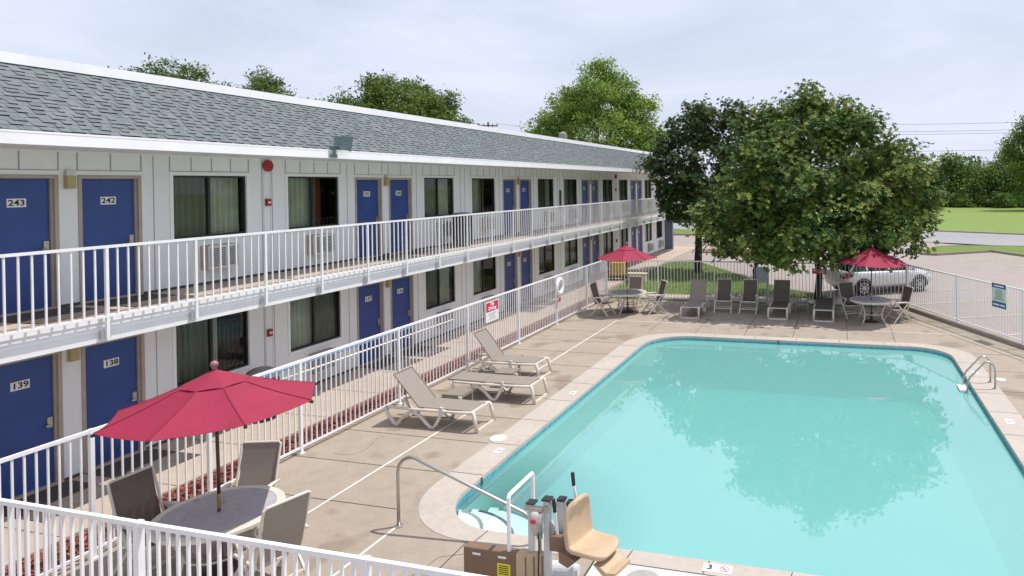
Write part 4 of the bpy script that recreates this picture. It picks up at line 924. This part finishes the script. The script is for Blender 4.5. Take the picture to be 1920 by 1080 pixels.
# local: +x = front; wheelbase 2.72 centred
def loft(secs, name, m, parent, cap=True):
    mb = MB(); n = len(secs[0]); V = [p for s in secs for p in s]
    F = [(j * n + i, j * n + (i + 1) % n, (j + 1) * n + (i + 1) % n, (j + 1) * n + i) for j in range(len(secs) - 1) for i in range(n)]
    if cap: F += [tuple(range(n - 1, -1, -1)), tuple(range((len(secs) - 1) * n, len(secs) * n))]
    mb.add(V, F); return mb.build(name, m, parent, smooth=True)
def sec(x, zb, zs, zt, w0, w1, w2):
    return [(x, -w0, zb), (x, w0, zb), (x, w1, zb + (zs - zb) * .45), (x, w1, zs - .06), (x, w2, zs), (x, w2 * .8, zt), (x, 0, zt + .012), (x, -w2 * .8, zt), (x, -w2, zs), (x, -w1, zs - .06), (x, -w1, zb + (zs - zb) * .45)]
body = [sec(-2.22, .42, .86, .90, .60, .66, .58), sec(-2.12, .28, .95, .99, .78, .82, .76), sec(-1.8, .22, .98, 1.02, .82, .89, .83), sec(-.8, .19, .95, .98, .84, .90, .84), (sec(.6, .19, .92, .95, .84, .90, .84)), sec(1.1, .19, .90, .96, .84, .90, .82), sec(1.7, .21, .80, .87, .82, .88, .76), sec(2.1, .25, .70, .76, .74, .80, .66), sec(2.25, .36, .60, .66, .50, .58, .48)]
cb = loft(body, 'body', CARP, t); cb.modifiers.new('sub', 'SUBSURF').levels = 1; cb.modifiers['sub'].render_levels = 2
def gsec(x, z0, z1, w0, w1): return [(x, -w0, z0), (x, -w1, z1), (x, w1, z1), (x, w0, z0)]
cab = MB()
P = [(-1.95, 1.0), (-1.55, 1.36), (-.9, 1.455), (0, 1.46), (.45, 1.40), (1.25, .93)]
V = [];
for x, z in P: V.append((x, z))
def wd_(z): return .80 - (z - .95) * .36
ring = [Vector((x, -wd_(z), z)) for x, z in P] + [Vector((x, wd_(z), z)) for x, z in P]; n = len(P)
cab.add(ring, [(i, i + 1, n + i + 1, n + i) for i in range(1, n - 2)]); cr = cab.build('roof', CARP, t, smooth=True)
gl_ = MB(); gl_.add(ring, [(0, 1, n + 1, n), (n - 2, n - 1, 2 * n - 1, 2 * n - 2)]); gl_.add([ring[i] for i in range(n)], [tuple(range(n))]); gl_.add([ring[n + i] for i in range(n)], [tuple(range(n - 1, -1, -1))]); gl_.build('window', CARG, t)
for sgn in (-1, 1):
    pl_ = MB()
    for i in range(n - 1): a = ring[i].copy(); b = ring[i + 1].copy(); a.y *= 1.012; b.y *= 1.012; (pl_.bar(Vector((a.x, sgn * abs(a.y), a.z)), Vector((b.x, sgn * abs(b.y), b.z)), .05, .05))
    for x in (-1.15, -.1): pl_.bar((x, sgn * .80, .98), (x + .02, sgn * .635, 1.43), .06, .04)
    pl_.build('pillar', CARP, t)
for x in (-1.36, 1.36):
    for sgn in (-1, 1):
        q = MB(); q.lathe([(.20, -.10), (.31, -.10), (.325, -.07), (.325, .07), (.31, .10), (.20, .10)], 28); q.xf(Matrix.Translation((x, sgn * .80, .325)) @ Matrix.Rotation(R(90), 4, 'X')); wh = q.build('wheel', TYRE, t)
        q = MB()
        for k in range(8): a = 2 * math.pi * k / 8; q.bar((.03 * math.cos(a), .03 * math.sin(a), .10 * -sgn), (.205 * math.cos(a), .205 * math.sin(a), .10 * -sgn), .035, .03)
        q.tube([(.205 * math.cos(2 * math.pi * k / 24), .205 * math.sin(2 * math.pi * k / 24), .10 * -sgn) for k in range(24)], .018, 6, closed=True); q.lathe([(.04, -.012), (.05, 0), (.04, .012)], 12, (0, 0, .105 * -sgn)); q.xf(Matrix.Translation((x, sgn * .80, .325)) @ Matrix.Rotation(R(90), 4, 'X') @ Matrix.Diagonal((1, 1, 1, 1))); q.build('rim', RIM, wh)
        q = MB(); q.tube([(x + .365 * math.cos(R(d_)), sgn * .885, .325 + .365 * math.sin(R(d_))) for d_ in range(-10, 191, 10)], .035, 6); q.build('wheel_arch', TYRE, t)
for sgn in (-1, 1):
    q = MB(); q.add([(-2.16, sgn * .80, .72), (-1.88, sgn * .893, .80), (-1.80, sgn * .885, .93), (-2.10, sgn * .795, .93), (-2.24, sgn * .52, .74), (-2.2, sgn * .52, .90)], [(0, 1, 2, 3), (0, 3, 5, 4)]); q.build('tail_lamp', TAIL, t)
    q = MB(); q.add([(2.02, sgn * .765, .60), (1.72, sgn * .862, .68), (1.72, sgn * .825, .79), (2.03, sgn * .70, .72)], [(0, 1, 2, 3)]); q.build('headlight', LENS, t)
    for x in (-.75, .25): q = MB(); q.bar((x - .08, sgn * .915, .84), (x + .08, sgn * .915, .84), .03); q.build('door_handle', CHROME, t)
    q = MB(); q.box(.72, .88, min(sgn * .86, sgn * 1.02), max(sgn * .86, sgn * 1.02), .95, 1.07); q.build('mirror', CARP, t)
q = MB(); q.box(-2.225, -2.20, -.26, .26, .60, .72); q.build('number_plate', SIGNW, t)
# ------------------------------------------------------------------ yellow cart and planter beyond the fence
t = thing('housekeeping_cart', 'mustard yellow cart on the walkway behind the far left umbrella', 'cart', (1.55, 29.8, 0))
mb = MB(); mb.box(-.35, .30, -.25, .25, .22, .85); mb.build('bag', YELP, t, bevel=.03)
mb = MB(); mb.box(-.42, .38, -.3, .3, .12, .20)
for x in (-.38, .34):
    for y in (-.27, .27): mb.bar((x, y, .2), (x, y, .92), .025)
mb.bar((-.38, -.27, .9), (.34, -.27, .9), .025); mb.bar((-.38, .27, .9), (.34, .27, .9), .025); mb.build('frame', BINBR, t)
for x in (-.33, .3):
    for y in (-.24, .24): mb = MB(); mb.tube([(x, y - .02, .06), (x, y + .02, .06)], .06, 14); mb.build('wheel', TYRE, t)
t = thing('planter', 'low cream planter box at the edge of the far lawn', 'planter', (2.55, 29.6, -.03))
mb = MB(); mb.box(-.45, .45, -.2, .2, 0, .34); mb.box(-.48, .48, -.23, .23, .341, .40); mb.build('box', PLANTER, t)
# ------------------------------------------------------------------ trees
def crown(clumps, n, leaf, seed, rosette=0, sub=.30, width=.42, tight=.55, up=.35, hole=.0):
    """leaf faces gathered in many small tufts spread over the crown's volume"""
    q = random.Random(seed); mb = MB()
    wts = [(c[3] * c[4] + c[4] * c[5] + c[3] * c[5]) * (1 if c[3] > .75 else 1.5) for c in clumps]; tot = sum(wts)
    def deep(p, k):
        for i, c in enumerate(clumps):
            if i != k and ((p[0] - c[0]) / c[3]) ** 2 + ((p[1] - c[1]) / c[4]) ** 2 + ((p[2] - c[2]) / c[5]) ** 2 < .30: return True
        return False
    per = 30 if not rosette else 13
    def leafq(p, d, nrm, L, Wd):
        sde = d.cross(nrm).normalized() * Wd; m = p + d * L * .5 - nrm * L * .06
        mb.quad(p, m + sde, p + d * L, m - sde)
    made = 0
    while made < n:
        r = q.random() * tot; k = 0
        while r > wts[k] and k < len(wts) - 1: r -= wts[k]; k += 1
        c = clumps[k]
        v = Vector((q.gauss(0, 1), q.gauss(0, 1), q.gauss(0, 1))).normalized(); f = q.random() ** .30 * (1.0 + q.gauss(0, .06)) * (1 + .42 * noise.noise(Vector((v.x * 1.9 + c[0] * 3.1 + seed, v.y * 1.9 + c[1], v.z * 1.9 + c[2]))))
        ctr = Vector((c[0] + v.x * c[3] * f, c[1] + v.y * c[4] * f, c[2] + v.z * c[5] * f))
        if deep(ctr, k): continue
        outw = Vector((v.x / c[3], v.y / c[4], v.z / c[5])).normalized(); base = min(1, max(0, q.gauss(.52, .25)))
        tr = sub * q.uniform(.6, 1.3)
        for j in range(per):
            o = Vector((q.gauss(0, 1), q.gauss(0, 1), q.gauss(0, .8))) * tr * tight; p = ctr + o
            if rosette:
                ax = (outw + Vector((0, 0, 1.0)) + Vector((q.gauss(0, .4), q.gauss(0, .4), q.gauss(0, .4)))).normalized()
                a = ax.orthogonal().normalized(); b = ax.cross(a); ph = q.uniform(0, 6.28); tb = min(1, max(0, base + q.gauss(0, .14)))
                for m in range(rosette):
                    t = ph + 2 * math.pi * m / rosette + q.gauss(0, .2); rad = a * math.cos(t) + b * math.sin(t); el = q.uniform(.15, .8)
                    d = (rad * math.cos(el) + ax * math.sin(el)).normalized(); nr = (ax * math.cos(el) - rad * math.sin(el)).normalized()
                    mb.tint = min(1, max(0, tb + q.gauss(0, .08))); L = leaf * q.uniform(.7, 1.15); leafq(p, d, nr, L, L * width * .5); made += 1
            else:
                d = (outw * .6 + Vector((q.gauss(0, .7), q.gauss(0, .7), q.gauss(-.1, .6)))).normalized(); nr = (Vector((q.gauss(0, .6), q.gauss(0, .6), 1)) * up + outw * .5 + Vector((q.gauss(0, .5), q.gauss(0, .5), q.gauss(0, .5)))).normalized()
                if abs(d.dot(nr)) > .95: continue
                mb.tint = min(1, max(0, base + q.gauss(0, .12))); L = leaf * q.uniform(.6, 1.2); leafq(p, d, nr, L, L * width * .5); made += 1
    return mb
def lumpy(clumps, k, r0, r1, seed, up=.25):
    """adds small satellite lumps over the outside of every clump"""
    q = random.Random(seed); o = list(clumps)
    for c in clumps:
        for i in range(int(round(k * max(c[3], c[5]) ** 1.5))):
            v = Vector((q.gauss(0, 1), q.gauss(0, 1), q.gauss(up, .8))).normalized(); f = q.uniform(.86, 1.05); r = q.uniform(r0, r1)
            o.append((c[0] + v.x * c[3] * f, c[1] + v.y * c[4] * f, c[2] + v.z * c[5] * f, r, r, r * q.uniform(.8, 1.25)))
    return o
def tree(name, label, loc, clumps, n, leaf, m, seed, trunk=(.25, 2.0), group=None, cat='tree', trunks=None, lumps=None, **kw):
    t = thing(name, label, cat, loc, 0, group)
    full = lumpy(clumps, *lumps, seed) if lumps else clumps
    crown(full, n, leaf, seed, **kw).build('crown', m, t, tint=True)
    q = random.Random(seed + 1)
    for k, (tx, ty) in enumerate(trunks or [(0, 0)]):
        mb = MB(); r0, h = trunk; r0 *= 1 if k == 0 else .7
        pts = [(tx, ty, -.15), (tx, ty, .2), (tx + q.uniform(-.06, .06), ty + q.uniform(-.06, .06), h * .5), (tx * .9 + q.uniform(-.1, .1), ty * .9, h)]
        mb.tube(pts, r0, 10, rr=[r0 * 1.35, r0, r0 * .88, r0 * .75])
        for c in clumps + (full[len(clumps):len(clumps) + 26] if name == 'feathery_tree' else []):
            if len(trunks or [1]) > 1 and ((c[0] - tx) ** 2 + (c[1] - ty) ** 2) > 9: continue
            e = Vector(c[:3]); s_ = Vector(pts[3]); mid = s_.lerp(e, .5) + Vector((q.uniform(-.3, .3), q.uniform(-.3, .3), -.15))
            mb.tube([s_ - Vector((0, 0, .1)), mid, e], .1, 7, rr=[r0 * .6, r0 * .36, r0 * .08])
        mb.build('trunk', BARK, t, smooth=True)
    return t
MAGL = tinted('magnolia leaves', [(0, (.028, .066, .016)), (.35, (.075, .145, .027)), (.65, (.16, .24, .045)), (1, (.34, .38, .09))], .48, .24, .32)
MAGD = tinted('dark magnolia leaves', [(0, (.022, .052, .015)), (.5, (.060, .112, .028)), (.82, (.10, .145, .04)), (.97, (.15, .17, .05)), (1, (.17, .11, .05))], .5, .28, .28)
MAPL = tinted('bright green leaves', [(0, (.08, .15, .018)), (.5, (.19, .31, .04)), (1, (.33, .45, .09))], .5, .35)
ROUND = tinted('olive green leaves', [(0, (.05, .10, .014)), (.5, (.115, .185, .027)), (1, (.20, .28, .055))], .5, .3)
FEATH = tinted('mid green leaves', [(0, (.05, .10, .02)), (.6, (.125, .20, .042)), (1, (.22, .28, .08))], .5, .3)
HEDG = tinted('woodland leaves', [(0, (.045, .10, .018)), (.5, (.12, .21, .035)), (.85, (.22, .32, .065)), (1, (.30, .37, .11))], .6, .42)
FARL = tinted('distant leaves', [(0, (.05, .085, .06)), (1, (.11, .15, .09))], .8, .2)
mx_, my_ = 10.95, 26.4
def nearer(L, dy, k=1.0):
    o = []
    for x, y, z, a, b, c in L:
        f = (y - dy) / y; o.append((CAM[0] + (x - CAM[0]) * f - mx_, y - dy - my_, CAM[2] + (z - CAM[2]) * f, a * f * k, b * f * 1.15, c * f * k))
    return o
tree('magnolia_tree', 'broad glossy magnolia tree standing just outside the far pool fence', (mx_, my_, 0),
     nearer([(10.9, 27.2, 4.3, 3.5, 3.2, 2.5), (10.5, 27.2, 6.7, 1.7, 1.8, 1.35), (10.75, 27, 7.45, .7, .8, .7), (9.2, 27.4, 6.5, 1.1, 1.2, 1.0), (8.3, 27.6, 5.8, 1.0, 1.2, 1.2), (12.35, 26.9, 6.3, 1.0, 1.2, 1.15), (13.6, 26.6, 4.7, 1.35, 1.7, 1.0), (14.3, 26.4, 3.6, 1.05, 1.4, .9), (13.2, 25.8, 2.5, 1.7, 1.7, .75), (7.9, 26.2, 3.4, 1.35, 1.7, 1.25), (8.5, 25.3, 2.35, 1.5, 1.4, .85), (10.3, 24.9, 2.25, 1.8, 1.1, .85), (7.1, 26, 2.55, .8, .9, .9), (12.0, 25.0, 3.2, 1.7, 1.4, 1.0), (9.2, 25.2, 4.5, 1.6, 1.4, 1.2)], 1.7, 1.0),
     200000, .125, MAGL, 21, trunk=(.15, 1.9), trunks=[(.05, -.15), (-2.45, .5)], rosette=8, sub=.34, width=.46, tight=.55, lumps=(5, .32, .62))
tree('magnolia_tree', 'darker magnolia tree by the far end of the motel, left of the broad one', (4.72, 33.2, 0),
     [(x - 4.72, y - 33.2, z, a, b, c) for x, y, z, a, b, c in ((4.9, 33.6, 5.4, 2.1, 2.1, 1.9), (4.7, 33.4, 7.4, 1.35, 1.5, 1.05), (5.0, 33.4, 8.2, .7, .8, .6), (3.3, 33.1, 5.2, 1.1, 1.4, 1.4), (3.6, 33.3, 6.9, .8, 1, .8), (6.6, 33.6, 6.6, 1.2, 1.4, 1.3), (6.8, 33.4, 7.8, .8, .9, .7), (5.6, 32.6, 3.6, 1.8, 1.5, 1.0), (7.2, 32.2, 3.2, 1.4, 1.4, 1.1), (3.9, 32.8, 3.5, 1.0, 1.2, .9))],
     95000, .13, MAGD, 22, trunk=(.21, 2.6), rosette=8, sub=.34, width=.46, tight=.55, lumps=(6, .28, .5))
def vr(x, y):
    d = Vector((x - CAM[0], y - CAM[1], 0)).normalized(); return Vector((d.y, -d.x, 0)), d
def sideclumps(x, y, L):
    r, d = vr(x, y); return [(r.x * u + d.x * w_, r.y * u + d.y * w_, z, a, b, c) for u, w_, z, a, b, c in L]
tree('maple_tree', 'tall bright green tree rising above the far end of the shingle roof', (-10.2, 57.5, -.1), sideclumps(-10.2, 57.5, [(0, 0, 8.6, 4.9, 4.9, 3.6), (.5, 0, 12.0, 3.3, 3.5, 2.4), (.2, .3, 14.4, 1.4, 1.6, 1.5), (2.6, .2, 13.4, 1.5, 1.6, 1.7), (-2.6, 0, 12.1, 1.6, 1.8, 1.3), (4.3, 0, 11.2, 1.5, 1.8, 1.4), (5.2, 0, 9.2, 1.2, 1.5, 1.1), (-4.2, 0, 10.0, 1.7, 1.9, 1.2), (-5.6, 0, 8.3, 1.3, 1.5, .9), (3.4, 0, 6.8, 2.4, 2.4, 1.8), (-3.4, 0, 6.6, 2.6, 2.4, 1.8)]),
     62000, .29, MAPL, 31, trunk=(.35, 5), sub=.55, width=.5, lumps=(1.6, .5, .95))
tree('round_tree', 'round crowned olive green tree behind the middle of the motel roof', (-16.1, 36.6, -.1), sideclumps(-16.1, 36.6, [(.6, 0, 8.9, 3.4, 3.4, 2.3), (.2, 0, 10.6, 2.0, 2.2, 1.0), (2.3, 0, 9.9, 1.6, 1.8, 1.1), (3.6, 0, 8.6, 1.4, 1.6, 1.1), (4.4, 0, 8.0, .8, 1, .8), (-2.6, 0, 9.4, 1.5, 1.6, .9), (-4.2, .2, 9.2, 1.3, 1.5, .8), (-5.2, 0, 8.9, .9, 1, .6), (-3.4, 0, 8.0, 2, 2, 1.2)]),
     52000, .21, ROUND, 32, trunk=(.3, 5), sub=.42, width=.5, lumps=(3, .4, .7))
tree('feathery_tree', 'ragged sparse tree behind the motel roof at the far left', (-18.05, 23.5, -.1), sideclumps(-18.05, 23.5, [(0, 0, 8.6, 2.6, 2.2, 1.0), (-1.9, 0, 9.5, .9, .9, .55), (-.3, 0, 10.0, .6, .7, .75), (.75, 0, 9.9, .75, .8, .6), (1.6, 0, 9.2, .8, .8, .5), (2.6, 0, 8.9, .7, .7, .4), (-1.0, 0, 9.4, .8, .8, .5)]),
     15000, .17, FEATH, 33, trunk=(.16, 5), sub=.26, width=.4, tight=.6, lumps=(7, .16, .36, ))
tree('feathery_tree', 'small ragged tree top just right of the far left tree behind the roof', (-15.6, 26.3, -.1), sideclumps(-15.6, 26.3, [(0, 0, 9.2, .8, .9, .8), (-.1, 0, 10.0, .5, .6, .45), (.5, 0, 9.4, .6, .6, .5), (-.5, 0, 8.6, .9, .9, .6)]),
     5500, .17, FEATH, 34, trunk=(.12, 5), sub=.22, width=.4, tight=.6, lumps=(14, .16, .32))
HB = [(0, 0, 3.2, 5.0, 3.5, 3.3), (-2.4, 0, 5.4, 2.6, 2.4, 2.2), (1.8, .5, 6.6, 2.7, 2.4, 2.0), (.2, -.5, 8.0, 1.5, 1.6, 1.1), (-4.3, -.5, 2.8, 2.2, 2.0, 2.3), (4.4, -.6, 3.0, 2.4, 2.0, 2.6), (3.6, 0, 5.2, 1.8, 1.8, 1.5)]
hb = [tree('woodland_tree', 'first of the tall bushy trees beyond the mown field, right of the magnolia', (30.5, 126, -.1), HB, 16000, .44, HEDG, 41, trunk=(.25, 3), group='bushy trees beyond the field', sub=1.0, width=.6),
      tree('woodland_tree', 'highest bushy tree in the middle of the row beyond the mown field', (39.0, 123, -.1), [(x * 1.05, y, z * 1.0, a, b, c) for x, y, z, a, b, c in HB], 16000, .44, HEDG, 42, trunk=(.25, 3), group='bushy trees beyond the field', sub=1.0, width=.6)]
for (x, y, rz, sc, lab) in ((47.5, 120, 1.9, 1.0, 'bushy tree at the right end of the row beyond the field'), (22.5, 128, 2.6, .85, 'bushy tree beyond the field half hidden by the right edge of the magnolia'), (13.5, 131, .8, .95, 'bushy tree beyond the field showing through gaps in the magnolia'), (4.0, 136, 3.9, .9, 'bushy tree beyond the road seen between the two magnolias'), (-5.5, 141, 5.1, 1.0, 'bushy tree beyond the road behind the end of the motel'), (56, 117, 4.4, 1.1, 'bushy tree just outside the right edge of the row beyond the field')):
    again(hb[0 if x < 30 else 1], (x, y, -.1), rz, lab, scale=(sc, sc, sc))
LB = [(0, 0, .9, 2.4, 1.5, 1.2), (1.9, .2, .8, 1.6, 1.2, .95), (-1.8, -.1, 1.0, 1.5, 1.2, 1.2)]
b0 = tree('shrub', 'low dark shrub at the foot of the bushy trees, left of the gap', (33.5, 120.3, -.1), LB, 3200, .45, HEDG, 46, trunk=(.08, .6), group='low shrubs along the field edge', cat='shrub', sub=.6, width=.6)
for x, y, lab in ((38.5, 118.6, 'low dark shrub at the foot of the bushy trees, in the middle'), (43.5, 116.8, 'low dark shrub at the foot of the bushy trees, near the right edge'), (28.5, 122.2, 'low dark shrub at the foot of the bushy trees, beside the magnolia')): again(b0, (x, y, -.1), x, lab)
tree('tall_tree', 'tall loose tree at the right edge of the picture above the bushy row', (39.2, 107.5, -.1), [(0, 0, 9.0, 3.4, 3.2, 2.6), (-2.2, 0, 10.6, 1.6, 1.6, 1.1), (.2, 0, 12.4, 2.2, 2.2, 1.5), (2.6, 0, 10.6, 2.0, 2.0, 1.8), (-2.8, 0, 8.4, 1.2, 1.2, .8), (0, 0, 6.0, 3.0, 3.0, 1.8), (0, 0, 3.0, 2.2, 2.2, 1.8)], 18000, .38, HEDG, 43, trunk=(.3, 6), sub=.8, width=.5)
fw = crown([(x, 285 + 14 * math.sin(x * .31), 5 + 2.5 * math.sin(x * .83), 9, 6, 6.5 + 1.5 * math.sin(x * .47)) for x in range(15, 170, 9)], 15000, 1.5, 51, sub=2.4, width=.6).build('far_wood', FARL, None, tint=True)
stuff(fw); tag(fw, 'hazy distant wood on the horizon at the right', 'wood')
# ------------------------------------------------------------------ utility pole and cables
def upole(loc, label, h, rz):
    t = thing('utility_pole', label, 'utility pole', loc, rz)
    mb = MB(); mb.tube([(0, 0, -.2), (0, 0, h)], .15, 10, rr=[.17, .12]); mb.build('pole', WOODPOLE, t)
    mb = MB(); mb.box(-1.25, 1.25, -.24, -.125, h - .55, h - .40); mb.bar((-.7, -.18, h - .5), (0, -.15, h - 1.1), .05); mb.bar((.7, -.18, h - .5), (0, -.15, h - 1.1), .05); mb.build('crossarm', WOODPOLE, t)
    for x in (-1.15, -.55, .55, 1.15): mb = MB(); mb.lathe([(.03, 0), (.06, .05), (.06, .14), (.03, .2)], 8, (x, -.18, h - .40)); mb.build('insulator', WOODPOLE, t)
    return t
upole((-33.0, 78.0, -.1), 'wooden utility pole with crossarm beyond the motel roof', 13.2, R(28))
upole((12.5, 121.5, -.1), 'wooden utility pole behind the broad magnolia, carrying the cables at the right', 15.2, R(8))
def cable(a, b, sag, label, r=.028):
    a, b = Vector(a), Vector(b); P_ = [a.lerp(b, k / 16) - Vector((0, 0, sag * 4 * (k / 16) * (1 - k / 16))) for k in range(17)]
    mb = MB(); mb.tube(P_, r, 5); tag(mb.build('power_cable', WIRE), label, 'cable')
cable((12.5, 121.2, 14.75), (95, 108, 15.2), 1.4, 'uppermost thin cable crossing the sky at the right')
cable((13.0, 121.2, 13.45), (95, 108, 14.3), 1.4, 'second thin cable down crossing the sky at the right')
cable((12.0, 121.2, 13.0), (95, 108.3, 13.5), 1.3, 'third thin cable down crossing the sky at the right')
cable((12.5, 121.2, 9.9), (95, 108, 10.4), .9, 'lowest thin cable just above the bushy trees')
cable((-33.9, 77.5, 12.95), (-75, 40, 14.0), 1.2, 'thin cable running left from the wooden utility pole', .02)
cable((-32.1, 78.4, 12.95), (10, 120, 13.5), 1.6, 'thin cable running right from the wooden utility pole', .02)
